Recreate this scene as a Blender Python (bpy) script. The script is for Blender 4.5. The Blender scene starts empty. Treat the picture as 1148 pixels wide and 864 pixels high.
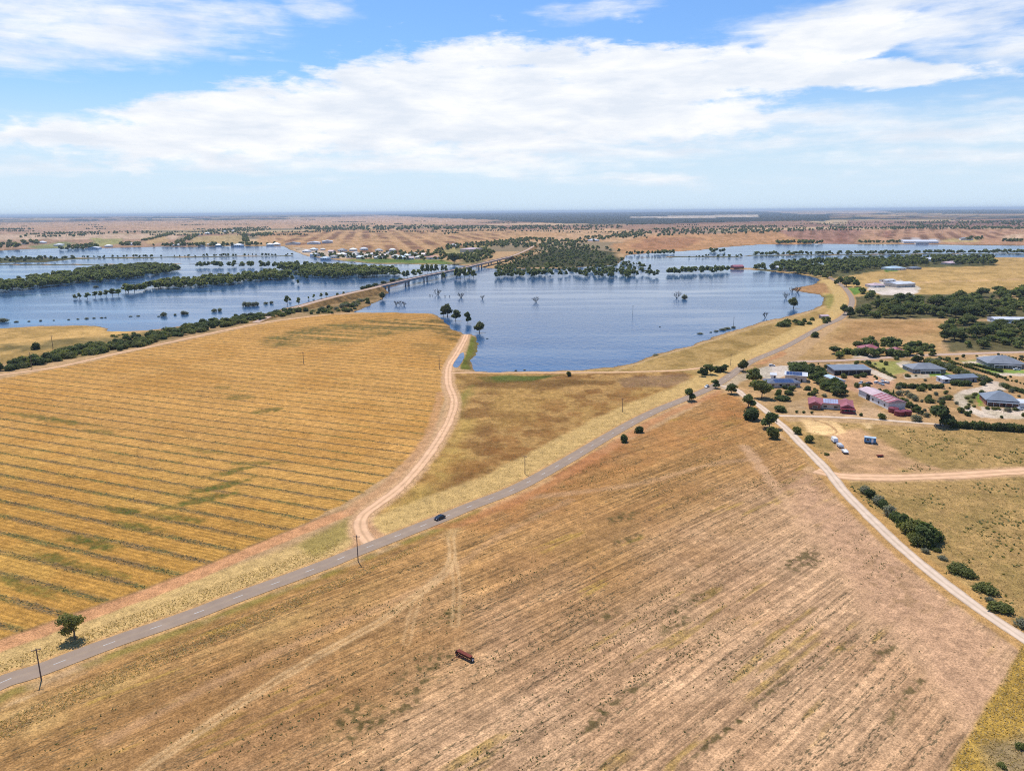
import bpy, math, random
import numpy as np
from mathutils import Vector, Matrix
random.seed(7); rng = np.random.default_rng(11)
S = bpy.context.scene; COL = S.collection
# ------------------------------------------------------------------ camera model (drone, 115 m up)
F = 820.0; CAMH = 115.0; PITCH = math.radians(13.35); ROLL = math.radians(0.45); ZL = 1.0
def ray(px, py):
    u = (px-574)/F; v = (432-py)/F; c, s = math.cos(ROLL), math.sin(ROLL)
    u, v = u*c+v*s, v*c-u*s
    return u, math.cos(PITCH)+v*math.sin(PITCH), -math.sin(PITCH)+v*math.cos(PITCH)
def G(px, py, z=ZL):
    d = ray(px, py); t = (z-CAMH)/min(d[2], -0.0012)
    return d[0]*t, d[1]*t
def GP(pts, z=ZL): return np.array([G(x, y, z) for x, y in pts])
def lin(r, g, b):
    f = lambda c: (c/255/12.92 if c/255 <= .04045 else ((c/255+.055)/1.055)**2.4)
    return np.array([f(r), f(g), f(b)])
ALB = 0.70
def ob(r, g, b): return lin(r, g, b)*ALB          # observed sunlit colour -> albedo
# ------------------------------------------------------------------ numpy noise
def _hash(i, j, seed):
    h = (i.astype(np.int64)*374761393 + j.astype(np.int64)*668265263 + seed*974711) & 0xffffffff
    h = ((h ^ (h >> 13))*1274126177) & 0xffffffff
    h = h ^ (h >> 16)
    return (h & 0xffff)/65535.0
def vn(x, y, seed=0):
    xi = np.floor(x); yi = np.floor(y); fx = x-xi; fy = y-yi
    xi = xi.astype(np.int64); yi = yi.astype(np.int64)
    fx = fx*fx*(3-2*fx); fy = fy*fy*(3-2*fy)
    a = _hash(xi, yi, seed); b = _hash(xi+1, yi, seed); c = _hash(xi, yi+1, seed); d = _hash(xi+1, yi+1, seed)
    return (a*(1-fx)+b*fx)*(1-fy)+(c*(1-fx)+d*fx)*fy
def fbm(x, y, seed=0, octv=4):
    s = 0; a = 1; t = 0
    for o in range(octv):
        s = s + a*vn(x*(2**o)+o*17.3, y*(2**o)-o*9.1, seed+o); t += a; a *= .5
    return s/t
def sst(a, b, x):
    t = np.clip((x-a)/(b-a), 0, 1); return t*t*(3-2*t)
def sdist(P, X, Y):
    """signed distance to polygon P, positive inside"""
    d2 = np.full(X.shape, 1e18); ins = np.zeros(X.shape, bool); n = len(P)
    for i in range(n):
        ax, ay = P[i]; bx, by = P[(i+1) % n]
        ex, ey = bx-ax, by-ay; L = ex*ex+ey*ey+1e-9
        t = np.clip(((X-ax)*ex+(Y-ay)*ey)/L, 0, 1)
        d2 = np.minimum(d2, (X-ax-t*ex)**2+(Y-ay-t*ey)**2)
        if ay != by:
            ins ^= ((ay > Y) != (by > Y)) & (X < ex*(Y-ay)/(by-ay)+ax)
    d = np.sqrt(d2); return np.where(ins, d, -d)
def ldist(P, X, Y):
    """distance to an open polyline, and signed side offset"""
    d2 = np.full(X.shape, 1e18); side = np.zeros(X.shape)
    for i in range(len(P)-1):
        ax, ay = P[i]; bx, by = P[i+1]; ex, ey = bx-ax, by-ay; L = ex*ex+ey*ey+1e-9
        t = np.clip(((X-ax)*ex+(Y-ay)*ey)/L, 0, 1)
        q = (X-ax-t*ex)**2+(Y-ay-t*ey)**2
        m = q < d2; d2 = np.where(m, q, d2)
        side = np.where(m, np.sign(ex*(Y-ay)-ey*(X-ax)), side)
    return np.sqrt(d2), side
def spline(P, n=8):
    P = [np.array(p, float) for p in P]; out = []
    for i in range(len(P)-1):
        p0 = P[max(i-1, 0)]; p1 = P[i]; p2 = P[i+1]; p3 = P[min(i+2, len(P)-1)]
        for k in range(n):
            t = k/n
            out.append(.5*((2*p1)+(-p0+p2)*t+(2*p0-5*p1+4*p2-p3)*t*t+(-p0+3*p1-3*p2+p3)*t**3))
    out.append(P[-1]); return np.array(out)
# ------------------------------------------------------------------ layout read off as ground positions
WATER = [(-420,287),(-80,283),(0,281),(60,278.8),(150,277.3),(250,276.3),(318,275.8),(325,280),(344,287),(366,290),(382,292),(420,295.8),(505,296.5),(528,298.5),(548,300.5),
 (562,301.5),(620,301),(660,299),(690,297),(700,291),(702,286),(738,283),(784,280.5),(812,277),(850,274.3),(947,273.4),(1028,274),(1148,275.6),(1400,278),
 (1400,290),(1148,288.3),(1060,288.6),(1020,290),(960,294.5),(900,298),(865,302),(842,300),(817,299.5),(817,302),(840,302),(868,304.6),(893,307),(910,310),(918,313),(912,319),(891,322.5),(884,324.5),(898,327),(918,330),(924,334),(921,341),(910,347),(893.7,351.5),
 (859,359.5),(840,365),(814.6,372.7),(771,388),(738,395.7),(713,406),(687,411),(644,414.8),(560,416),(533,415.5),(528,411),(527,404),(533,399),(535,393),(536.5,384),(534,377),(528,373.5),(519,374),(508,368.5),(497,359),(491,353.5),(484,351),(440,350),
 (396,349.5),(408,344.5),(425,337),(432,331.5),(425,328),(407,327.5),(382,332.5),(356,337.5),(318,345),(305,350),(280,352.5),(250,357),(210,364),(165,370),(140,370.8),(122,370.6),(121,368),(107,364.5),(75,364.5),(46,365),(0,367.5),(-80,371),(-420,380)]
ISLES = [[(-200,290),(0,289),(84,288.8),(330,286),(330,287),(84,290.5),(50,294),(-60,295.5),(-200,297)],
 [(-60,296.2),(84,295.8),(300,294.8),(300,295.4),(84,297.2),(-60,297.4)],
 [(-60,322),(0,320),(25,316),(76,308),(127,301),(178,298),(207,302),(153,308),(102,314),(51,317),(15,321),(-60,327)],
 [(707,288.6),(760,287),(832,287.3),(842,285.6),(1148,283.2),(1300,283.5),(1300,284.6),(1148,284.4),(842,286.9),(832,288.3),(760,288.4)],
 [(405,328.5),(430,322),(456,313),(452,311.5),(425,318),(404,325)]]
ROAD_PX = [(-60,800),(0,766),(41.5,752),(96,731),(141,714.6),(186.6,699),(225.5,685),(264,670),(360,634.7),(398,619),(444,601),(492,582),(525.5,568),(580,546.4),(634,517),(690,484),(734,461),(800,433),(840,406.5),(880,389),(920,367),(942,357),(952,347),(955,336),(950,326.5),(942,318.5),(933,313),(926,309.8),(900,306.2),(870,303.6)]
ROAD_PX[1] = (0,765.5)
ROAD = spline(GP(ROAD_PX), 8)
MAINTRACK = spline(GP([(523,375),(519,384),(511,398),(503.5,411),(503,430),(509,449),(504,470),(485,503),(455,540),(428,562),(408,577),(404,592),(415,609)]), 8)
WATERSIDE = spline(GP([(504,418),(520,417.6),(560,417.6),(636,417.6),(700,417),(764,414.8),(800,410)]), 8)
GRAVEL = spline(GP([(806,432),(824,436),(836,445),(852,455),(868,469),(885,484),(900,499),(927,526.5),(945,549),(975,580),(1010,613),(1050,646.6),(1095,680),(1148,716),(1220,765)]), 8)
SIDEROAD = spline(GP([(884,407),(900,405.2),(942,404),(1000,400.5),(1028,398.4),(1085,396.5),(1148,394.5),(1300,391)]), 8)
FARMTRACK = spline(GP([(872,466),(905,466.5),(960,468.5),(1000,471.5),(1045,475),(1058,477)]), 8)
CROSSTRACK = spline(GP([(915,527),(945,533.5),(1000,535),(1060,533),(1148,528),(1300,520)]), 8)
TOPTRACK = spline(GP([(-60,431),(0,420.5),(60,412),(102,403),(127,397),(180,386),(235,374),(290,362.5),(330,357),(372,352)]), 8)
WP = GP(WATER, 0.4); IP = [GP(p, 0.4) for p in ISLES]
def land_h(X, Y):
    X = np.asarray(X, float); Y = np.asarray(Y, float)
    R = np.hypot(X, Y)
    wob = (fbm(X/14, Y/14, 5, 4)-.5)*13+(fbm(X/50, Y/50, 9, 2)-.5)*6*np.clip((R-700)/700, 0, 1)
    sd = sdist(WP, X, Y)+wob*.6
    for P in IP: sd = np.minimum(sd, -(sdist(P, X, Y)+wob*.4))
    wd = 6+R*.004
    return np.where(sd > 0, -1.4*sst(0, 1, sd/wd)-.02, ZL*sst(0, 1, -sd/wd)+.0), sd
# ------------------------------------------------------------------ ground sheet
def build_ground():
    az = np.concatenate([np.radians(np.arange(-180, -46, 3.0)), np.radians(np.linspace(-46, 46, 1180)), np.radians(np.arange(49, 180, 3.0))])
    dep = np.radians(np.concatenate([[88, 70, 60, 52, 48], np.arange(45, 1.2, -.068), np.arange(1.2, .06, -.04)]))
    r = CAMH/np.tan(dep)
    A, Rr = np.meshgrid(az, r); X = (Rr*np.sin(A)); Y = (Rr*np.cos(A))
    nr, na = X.shape; X = X.ravel(); Y = Y.ravel(); R = Rr.ravel()
    near = R < 7000
    Z = np.full(X.shape, ZL); SD = np.full(X.shape, -1e4)
    h, sd = land_h(X[near], Y[near]); Z[near] = h; SD[near] = sd
    Z += np.where(R > 7000, sst(7000, 30000, R)*(fbm(X/5000, Y/5000, 77, 3)*70), 0)
    C = ground_colour(X, Y, R, SD)
    me = bpy.data.meshes.new('ground'); nv = nr*na
    i = np.arange(nr-1)[:, None]*na; j = np.arange(na)[None, :]; j2 = (j+1) % na
    q = np.stack([i+j, i+j2, i+na+j2, i+na+j], -1).reshape(-1, 4)[:, ::-1]
    hub = np.stack([np.full(na, nv), np.arange(na), (np.arange(na)+1) % na], -1)[:, ::-1]
    me.vertices.add(nv+1); me.loops.add(q.size+hub.size); me.polygons.add(len(q)+len(hub))
    co = np.empty((nv+1, 3), np.float32); co[:nv, 0] = X; co[:nv, 1] = Y; co[:nv, 2] = Z; co[nv] = (0, 0, ZL)
    me.vertices.foreach_set('co', co.ravel())
    me.loops.foreach_set('vertex_index', np.concatenate([q.ravel(), hub.ravel()]).astype(np.int32))
    me.polygons.foreach_set('loop_start', np.concatenate([np.arange(len(q))*4, len(q)*4+np.arange(len(hub))*3]).astype(np.int32))
    me.update(); me.validate()
    at = me.attributes.new('soil', 'FLOAT_COLOR', 'POINT')
    cc = np.ones((nv+1, 4), np.float32); cc[:nv, :3] = C; cc[nv, :3] = C[0]
    at.data.foreach_set('color', cc.ravel())
    at = me.attributes.new('drill', 'FLOAT_COLOR', 'POINT'); cc[:] = 0; cc[:nv, :3] = FM; at.data.foreach_set('color', cc.ravel())
    o = bpy.data.objects.new('ground', me); COL.objects.link(o); o['kind'] = 'structure'
    me.polygons.foreach_set('use_smooth', np.ones(len(me.polygons), bool))
    me.materials.append(ground_material()); return o
FM = None
def mixc(C, idx, w, col):
    w = np.clip(w, 0, 1)[:, None]; FM[idx] *= (1-w); C[idx] = C[idx]*(1-w)+np.asarray(col)*w
def ground_colour(X, Y, R, SD):
    n1 = fbm(X/60, Y/60, 1, 4); n2 = fbm(X/9, Y/9, 2, 4); n3 = vn(X/1.1, Y/1.1, 3); n4 = fbm(X/2.6, Y/2.6, 4, 2)
    global FM
    FM = np.zeros((len(X), 3)); C = np.empty((len(X), 3)); base = ob(196, 158, 112)
    C[:] = base; C *= (.82+.36*n1)[:, None]
    # --- broad farmland patchwork beyond the river
    fi = np.where(R > 2200)[0]; x, y, rr = X[fi], Y[fi], R[fi]
    xx = x*.97+y*.26; yy = -x*.26+y*.97
    wx = xx+(fbm(x/900, y/900, 31, 2)-.5)*500; wy = yy+(fbm(x/900, y/900, 32, 2)-.5)*500
    row = np.floor(wy/620); cx = np.floor((wx+_hash(row, row*0, 4)*900)/1150)
    pick = _hash(cx, row, 51)
    pal = [ob(196,162,120), ob(182,148,106), ob(170,132,102), ob(212,178,136), ob(160,122,96), ob(196,168,122), ob(150,130,98), ob(182,144,112)]
    pc = np.array(pal)[np.minimum((pick*8).astype(int), 7)]
    C[fi] = pc*(.85+.3*fbm(x/260, y/260, 33, 3))[:, None]
    # hedgerow lines and scrub
    e = np.minimum(np.abs((wy/620) % 1-.5)*620, 1e9); ln = (310-e < 16) & (fbm(x/180, y/180, 34, 2) > .5)
    mixc(C, fi, ln*.8, ob(70, 78, 62))
    sc = fbm(x/2600, y/1500, 35, 5); scw = sst(.47, .56, sc+np.clip((rr-6000)/50000, 0, .10))*sst(4200, 7500, rr)
    fine = .35+.65*sst(.38, .58, fbm(x/260, y/700, 36, 3))
    mixc(C, fi, np.minimum(scw*fine*1.1, 1), ob(34, 46, 42))
    n5 = fbm(X/20, Y/20, 141, 4); n6 = sst(.50, .64, n5)*.9
    def pk(ii): return 1-n6[ii][:, None]*np.array([.26, .25, .32])
    def P(poly, col, soft=2.0, amp=3.0, fs=8.0, op=1.0, pat=None, chan=None):
        Q = GP(poly); pad = soft+amp+5
        ii = np.where((X > Q[:, 0].min()-pad) & (X < Q[:, 0].max()+pad) & (Y > Q[:, 1].min()-pad) & (Y < Q[:, 1].max()+pad))[0]
        if not len(ii): return
        sd = sdist(Q, X[ii], Y[ii])+(fbm(X[ii]/fs, Y[ii]/fs, 61, 3)-.5)*2*amp
        w = sst(-soft, soft, sd)*op
        c = col(X[ii], Y[ii], ii) if callable(col) else np.asarray(col)*(.80+.40*n1[ii])[:, None]*(.78+.44*n2[ii])[:, None]*pk(ii)
        if pat is not None: w = w*pat(X[ii], Y[ii], ii)
        mixc(C, ii, w, c)
        if chan is not None: FM[ii, chan] = np.maximum(FM[ii, chan], w)
    def L(line, col, hw, soft=1.0, op=1.0, off=0.0, amp=.6, pat=None, fs=5):
        pad = hw+abs(off)+soft+3
        ii = np.where((X > line[:, 0].min()-pad) & (X < line[:, 0].max()+pad) & (Y > line[:, 1].min()-pad) & (Y < line[:, 1].max()+pad))[0]
        if not len(ii): return
        d, s = ldist(line, X[ii], Y[ii])
        d = np.abs(d*s-off)+(fbm(X[ii]/fs, Y[ii]/fs, 62, 3)-.5)*2*amp
        w = (1-sst(hw-soft, hw+soft, d))*op
        if pat is not None: w = w*pat(X[ii], Y[ii], ii)
        mixc(C, ii, w, col)
    far = dict(soft=14, amp=25, fs=120)
    # far land, painted from the back forward
    for poly, c, o_ in [
      ([(-200,243),(200,241),(560,238.5),(560,240),(200,243.5),(-200,246)], (50,64,62), .9),
      ([(-100,249.5),(60,248),(60,250),(-100,252)], (92,90,88), .6),
      ([(420,238.5),(600,236.5),(780,236.5),(930,241),(930,247.5),(760,252),(640,251),(560,247.5),(430,245)], (38,50,46), .95),
      ([(980,236),(1300,236),(1300,240),(1080,241),(980,239)], (40,54,50), .9),
      ([(0,250),(300,247),(440,243),(560,247),(540,250),(330,256),(200,258),(0,257)], (200,158,120), .9),
      ([(300,247),(430,242.5),(545,247.5),(470,250),(330,250)], (206,164,128), .8),
      ([(560,252),(700,252),(900,247),(940,254),(760,258),(560,258)], (162,120,96), .8),
      ([(690,244),(760,242.5),(850,241),(850,243.5),(760,245)], (222,200,176), .9),
      ([(850,237.5),(980,236),(1000,239),(900,241)], (196,170,150), .8),
      ([(950,247),(1250,249),(1250,256),(950,255)], (152,110,92), .8),
      ([(560,259),(690,256.5),(740,262),(700,272),(560,270)], (206,164,120), 1),
      ([(286,260),(420,257.5),(575,258),(640,262),(600,268),(560,273),(545,277),(500,283),(420,288),(345,285),(322,276),(290,274)], (200,156,108), 1),
      ([(-100,257),(160,256),(160,262),(-100,264)], (194,154,122), .9), ([(-100,264),(200,262),(200,268),(-100,270)], (212,178,146), .9),
      ([(-100,269),(190,268),(230,273),(230,277),(-100,281)], (176,140,110), 1),
      ([(33,276),(70,271),(85,272),(75,278),(40,280)], (140,146,92), .9), ([(100,267),(138,268),(136,273),(110,276)], (160,156,92), .9),
      ([(165,266),(185,263),(190,271),(165,274)], (194,160,108), .9), ([(215,266),(274,262),(272,274),(212,274)], (188,160,108), .9),
      ([(682,276),(700,270),(722,265),(750,262),(800,262.5),(853,258),(900,258),(953,260),(940,273.5),(850,274.5),(812,277.5),(784,281),(738,283.5),(702,285)], (196,146,98), 1),
      ([(702,277),(730,266),(790,267),(770,278),(730,281)], (166,112,78), .6),
      ([(868,258),(900,257),(950,256),(968,257),(962,273),(930,273.5),(900,270)], (172,126,102), 1),
      ([(940,257),(952,256),(948,272),(938,272)], (136,84,68), .6),
      ([(968,257),(1080,255.5),(1250,258),(1250,275),(1060,274),(1000,272.5),(964,272)], (192,146,110), 1),
      ([(990,259),(1000,258.5),(998,266),(989,266)], (142,84,66), .7),
      ([(1014,266.5),(1052,267.5),(1052,272.3),(1008,272)], (190,182,176), .9), ([(1060,268),(1100,266),(1092,271.5),(1056,271.5)], (196,170,112), .9),
      ([(1124,264),(1148,261),(1148,268),(1126,269)], (222,186,150), .8),
      ([(382,291.5),(420,290),(505,291),(504,295.4),(420,294.8),(382,292.2)], (112, 132, 62), 1),
      ([(330,277),(380,283),(440,283),(440,289),(360,289),(335,283)], (206,186,164), .8),
      ([(505,285),(540,283),(548,294),(520,296)], (120,120,80), .8),
      ([(488,280),(520,276),(548,275),(540,283),(500,285)], (150,150,90), .7),
      ([(556,300),(575,292),(600,284),(640,278),(690,283),(700,296),(640,300)], (80,78,46), 1),
    ]: P(poly, ob(*c), op=o_, **far)
    # striped hillside paddocks across the water
    for poly, s0, ang in [([(290,261),(420,258),(575,259),(560,272),(500,282),(420,286),(330,276)], 80, 101), ([(968,257.5),(1080,256),(1148,258),(1120,268),(1000,272)], 60, 62), ([(870,258.5),(962,257),(955,272),(900,269)], 55, 68)]:
        ca, sa = math.cos(math.radians(ang)), math.sin(math.radians(ang))
        P(poly, ob(128, 88, 62), op=.85, pat=lambda x, y, ii: sst(.25, .75, np.abs(((-x*sa+y*ca)/s0+.04*fbm(x/400, y/400, 8, 2)) % 1-.5)*2)*sst(.3, .6, fbm(x/120, y/120, 71, 2)), **far)
    for poly in ISLES: P(poly, ob(92, 92, 56), soft=6, amp=3)
    P([(372,351),(396,350),(412,343.5),(430,333),(426,327.5),(404,331),(380,339),(356,347)], ob(134, 108, 66), soft=4, amp=4, fs=30, pat=lambda x, y, ii: .55+.45*sst(.4, .6, fbm(x/18, y/18, 131, 3)))
    # right bank: tan paddocks
    P([(905,296),(1000,297),(1114,297),(1060,289),(1400,289),(1400,322),(1148,326),(1040,331),(960,334),(935,312)], ob(198, 160, 98), soft=4, amp=5)
    P([(842,300),(870,299),(960,292),(1060,288),(1110,289),(1118,298),(1000,301),(940,311),(925,314),(893,308),(860,305)], ob(104, 100, 62), soft=4, amp=6)
    P([(1020,316),(1148,312),(1400,310),(1400,311.5),(1148,314),(1020,318)], ob(212, 170, 118), soft=2, op=.7)
    P([(945,334),(985,330),(1060,330),(1148,326),(1400,322),(1400,358),(1148,358),(1060,357),(950,357)], ob(108, 100, 64), soft=4, amp=6)
    P([(1058,360),(1400,358),(1400,394),(1148,394),(1062,394)], ob(112, 102, 66), soft=4, amp=6)
    P([(1118,332),(1135,329),(1148,334),(1148,345),(1125,340)], ob(208, 172, 124), soft=3)
    P([(975,318),(1010,314),(1032,322),(1028,329),(990,331),(972,325)], ob(224, 208, 190), soft=2, amp=2)
    P([(945,323.5),(965,321.5),(972,327),(958,331),(950,330)], ob(112, 142, 58), soft=2)
    P([(990,301),(1006,299.5),(1006,304),(992,305)], ob(112, 136, 60), soft=2)
    P([(893,403),(946,360),(960,358.5),(1058,358.5),(1064,372),(1052,386),(1060,394),(960,402)], ob(196, 156, 102), soft=2, amp=2)
    P([(955,360),(1050,360),(1052,372),(960,384),(930,384)], ob(182, 136, 88), soft=8, amp=8, op=.7)
    # lake-side verge on the right
    P([(640,416.5),(687,412),(713,407),(738,397),(771,390),(814.6,374.5),(859,361.5),(893,353.5),(912,348),(926,338),(922,330),(900,326),(890,324),(918,314),(926,311),(946,327),(951,338),(946,350),(920,365),(880,386),(840,403),(800,428),(764,424),(700,420)], ob(192, 156, 96), soft=2, amp=3)
    P([(740,402),(830,372),(900,356),(930,345),(940,350),(890,372),(830,398),(790,412),(740,410)], ob(164, 130, 74), soft=4, amp=8, op=.75, pat=lambda x, y, ii: sst(.4, .6, n2[ii]))
    P([(918,331),(944,328),(948,340),(944,350),(930,348)], ob(150, 142, 70), soft=3, op=.8)
    P([(884,323),(912,317),(926,318),(930,328),(912,329)], ob(176, 128, 84), soft=2, amp=2, op=.8)
    L(spline(GP([(690,415.5),(740,399),(790,384),(850,366),(892,355),(925,343)]), 6), ob(206, 172, 126), 1.6, .9, .7, amp=.8, fs=12)
    # left spit and scrub by the river
    P([(-80,372),(0,368),(46,366),(107,365),(121,369),(150,372),(190,372),(150,382),(90,396),(40,405),(-80,415)], ob(206, 164, 98), soft=2, amp=3)
    P([(-80,390),(30,384),(150,374),(300,351),(372,344),(372,351),(290,360),(127,394),(36,411),(-80,424)], ob(128, 112, 68), soft=3, amp=4, fs=20, op=.9, pat=lambda x, y, ii: .35+.65*sst(.38, .6, fbm(x/20, y/20, 132, 3)))
    # ------- stubble paddock, left
    FIELD = [(-200,452),(-60,434),(0,425),(102,405.5),(127,399),(235,376),(290,364),(360,352.5),(440,350.5),(486,352),(498,361),(516,374),(520,379),(505,394),(498,408),(494,430),(497,448),(490,470),(468,503),(440,530),(400,556),(330,593),(200,648),(100,684),(0,718),(-120,762)]
    a = math.radians(-22.6); ca, sa = math.cos(a), math.sin(a)
    def stubble(x, y, ii):
        s = x*ca+y*sa; t = -x*sa+y*ca
        g = ob(205, 153, 83)*(.84+.30*fbm(s/60, t/14, 84, 3))[:, None]; g = g*(1-(1-sst(190, 330, y+.35*x))[:, None]*np.array([.14, .10, .26]))
        red = sst(.45, .7, fbm(s/35, t/35, 85, 3)); g = g*(1-red[:, None]*.5)+ob(190, 136, 64)*red[:, None]*.5
        return g*(.86+.28*vn(s/2.2, t/.55, 87))[:, None]
    P(FIELD, stubble, soft=.8, amp=1.6, fs=4, chan=0)
    # drainage patches of green regrowth across it
    green = ob(72, 86, 36)
    for (p, rx, ry, an, op) in [((190,580),16,3,-15,.7),((228,560),14,4,35,.8),((247,545),14,4,40,.85),((262,528),12,4,40,.8),((282,519),14,3,0,.6),((300,460),12,5,40,.75),((270,444),10,4,0,.5),((40,467),24,4,-22,.6),((72,472),22,4,-22,.65),((112,484),14,4,-22,.55),((135,572),11,3,-22,.8),((155,590),12,3,-22,.7),((100,608),12,4,-22,.8),((58,625),12,3,-22,.7),((40,660),12,3,-22,.6),((10,650),7,3,-22,.6),((268,446),9,4,0,.5),((250,434),8,3,-22,.6),((225,505),16,2.5,-22,.5),((110,640),14,2.5,-22,.6)]:
        cx_, cy_ = G(*p); q = math.radians(an)
        ii = np.where((np.abs(X-cx_) < rx*2) & (np.abs(Y-cy_) < rx*2))[0]; dx, dy = X[ii]-cx_, Y[ii]-cy_
        d = np.hypot((dx*math.cos(q)+dy*math.sin(q))/rx, (-dx*math.sin(q)+dy*math.cos(q))/ry)
        w = (1-sst(.45, 1.3, d+(n4[ii]-.5)*1.2))*op*(.6+.6*n3[ii]); mixc(C, ii, w, green*(.7+.6*n3[ii])[:, None])
    streak = lambda x, y, ii: sst(.34, .62, fbm((x*ca+y*sa)/60, (-x*sa+y*ca)/5, 91, 4))
    P([(292,380),(350,366),(420,357),(500,358),(508,366),(450,373),(380,386),(310,388)], ob(104, 98, 50), soft=12, amp=14, op=.85, pat=streak)
    P([(495,352),(518,375),(515,384),(492,378),(470,362)], ob(104, 88, 44), soft=8, amp=8, op=.85, pat=streak)
    P([(460,385),(500,384),(495,408),(470,395)], ob(128, 102, 52), soft=8, amp=8, op=.55, pat=streak)
    # ------- triangle between track, lake and road
    def dry(x, y, ii):
        g = ob(184, 142, 84)*(.8+.4*n2[ii])[:, None]
        b = sst(.46, .62, fbm(x/13, y/11, 93, 4))[:, None]; g = g*(1-b*.72)+ob(128, 88, 46)*b*.72
        r_ = sst(.5, .7, fbm(x/30, y/30, 94, 3))[:, None]; g = g*(1-r_*.4)+ob(190, 150, 82)*r_*.4
        return g*(.82+.36*n3[ii])[:, None]
    P([(508,416),(640,419),(764,416.5),(790,424),(798,431),(734,459),(690,482),(580,544),(492,579),(430,596),(414,590),(425,568),(460,540),(490,505),(510,470),(514,449),(508,430)], dry, soft=1.2, amp=2, fs=5)
    P([(420,594),(436,570),(470,540),(500,505),(515,470),(530,470),(510,520),(478,578)], ob(206, 168, 92), soft=6, amp=5, op=.8)
    P([(446,585),(472,560),(486,540),(478,565),(458,586)], ob(120, 96, 58), soft=3, amp=2, op=.6)
    P([(474,540),(520,500),(600,450),(720,428),(760,436),(690,470),(560,545)], ob(140, 92, 46), soft=10, amp=12, fs=25, op=.55, pat=lambda x, y, ii: sst(.42, .6, n2[ii]))
    P([(538,422.5),(560,421),(626,420.8),(612,425),(580,429),(545,428)], ob(74, 96, 36), soft=3, amp=5, fs=14, op=.85)
    P([(508,421),(545,420),(560,431),(530,433)], ob(130, 96, 50), soft=3, amp=4, op=.6)
    P([(540,428),(640,425),(690,428),(600,436),(520,434)], ob(116, 84, 44), soft=4, amp=4, op=.7)
    P([(505,448),(530,432),(526,444),(514,470)], ob(128, 128, 56), soft=4, amp=3, op=.6)
    P([(690,424),(770,419),(778,428),(750,434),(700,434)], ob(136, 106, 86), soft=3, amp=3, op=.6)
    P([(527,375),(535,378),(536,392),(532,399),(527,405),(529,414),(515,414),(522,398),(526,385)], ob(116, 116, 46), soft=1, amp=1.5)
    # ------- main bare paddock
    b_ = math.radians(41.7); cb, sb = math.cos(b_), math.sin(b_)
    MAIN = [(-160,900),(-60,840),(0,797),(100,752),(200,712),(300,671),(400,632),(460,607),(510,588),(580,558),(640,529),(700,497),(760,467),(805,441),(826,441),(840,462),(864,484),(890,500),(926,541),(975,592),(1040,652),(1140,720),(1148,727),(1082,835),(1060,866),(1000,960),(500,1100)]
    def soil(x, y, ii):
        s = x*cb+y*sb; t = -x*sb+y*cb
        g = ob(206, 164, 122)*(.90+.20*n1[ii])[:, None]
        # olive-gold dry grass in the west, pink soil in the east
        ww = sst(92, 180, t+(fbm(x/35, y/35, 95, 3)-.5)*60)
        gold = ob(184, 136, 76)*(.78+.44*n2[ii])[:, None]
        g = g*(1-ww[:, None]*.85)+gold*ww[:, None]*.85
        br = sst(.48, .66, fbm(x/24, y/24, 96, 3))[:, None]; g = g*(1-br*.22)+ob(160, 114, 74)*br*.22
        yl = sst(.66, .74, fbm(s/22, t/2.4, 104, 2))*sst(.5, .6, fbm(x/30, y/30, 105, 2))*(.4+.6*n3[ii]); g = g*(1-yl[:, None]*.6)+ob(176, 144, 56)*yl[:, None]*.6
        return g*(.86+.28*n3[ii])[:, None]*(.9+.2*n4[ii])[:, None]
    P(MAIN, soil, soft=1, amp=1.2, fs=4, chan=1)
    for poly, c, o_ in [([(600,525),(720,480),(830,450),(860,495),(760,510),(680,545),(560,600),(520,590)], (178,122,70), .55),
                        ([(640,512),(700,492),(724,488),(640,530),(570,565)], (160,100,58), .6), ([(800,445),(826,443),(846,470),(810,468)], (176,118,68), .6),
                        ([(560,640),(640,590),(760,545),(840,530),(790,560),(680,610),(600,660)], (160,118,74), .5), ([(200,850),(330,780),(460,720),(520,690),(540,720),(420,790),(300,864)], (150,108,66), .45),
                        ([(0,860),(140,780),(320,730),(400,720),(250,800),(120,880)], (140,102,62), .5), ([(0,800),(120,765),(260,715),(420,655),(400,668),(230,735),(0,830)], (206,172,110), .6)]:
        P(poly, ob(*c), soft=9, amp=10, fs=30, op=o_, pat=lambda x, y, ii: .35+.65*sst(.35, .62, n2[ii]))
    for p, rx, ry in [((478,745),9,3),((500,692),7,3),((470,770),8,2.5),((440,800),10,2),((700,580),9,4),((706,603),8,4),((780,672),13,3),((900,628),14,5),((760,700),8,3),((680,690),6,2),((1020,775),11,1.6),((1005,800),8,1.2),((990,730),10,2),((700,780),12,1.6),((660,812),8,1.8),((930,740),16,1.0),((860,780),14,1.0),((800,830),15,1.0),((400,810),8,4),((395,795),6,3)]:
        cx_, cy_ = G(*p); ii = np.where((np.abs(X-cx_) < rx*2) & (np.abs(Y-cy_) < rx*2))[0]; dx, dy = X[ii]-cx_, Y[ii]-cy_
        d = np.hypot((dx*cb+dy*sb)/rx, (-dx*sb+dy*cb)/ry); w = (1-sst(.3, 1.2, d+(n4[ii]-.5)*1.3))*sst(.35, .6, n3[ii])*.8; mixc(C, ii, w, ob(88, 80, 44))
    # headland track round the paddock, lighter compacted soil
    for ln, hw, op in [(GP([(835,500),(880,560),(920,612),(945,640),(985,690),(1029,735),(1070,790),(1090,815)]), 2.6, .7), (GP([(560,560),(700,545),(800,520),(850,515)]), 2.0, .4), (GP([(640,560),(560,600),(480,655),(300,735),(120,830)]), 1.6, .30)]:
        L(spline(ln, 6), ob(212, 168, 126), hw, 1.6, op, amp=1.2)
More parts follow.
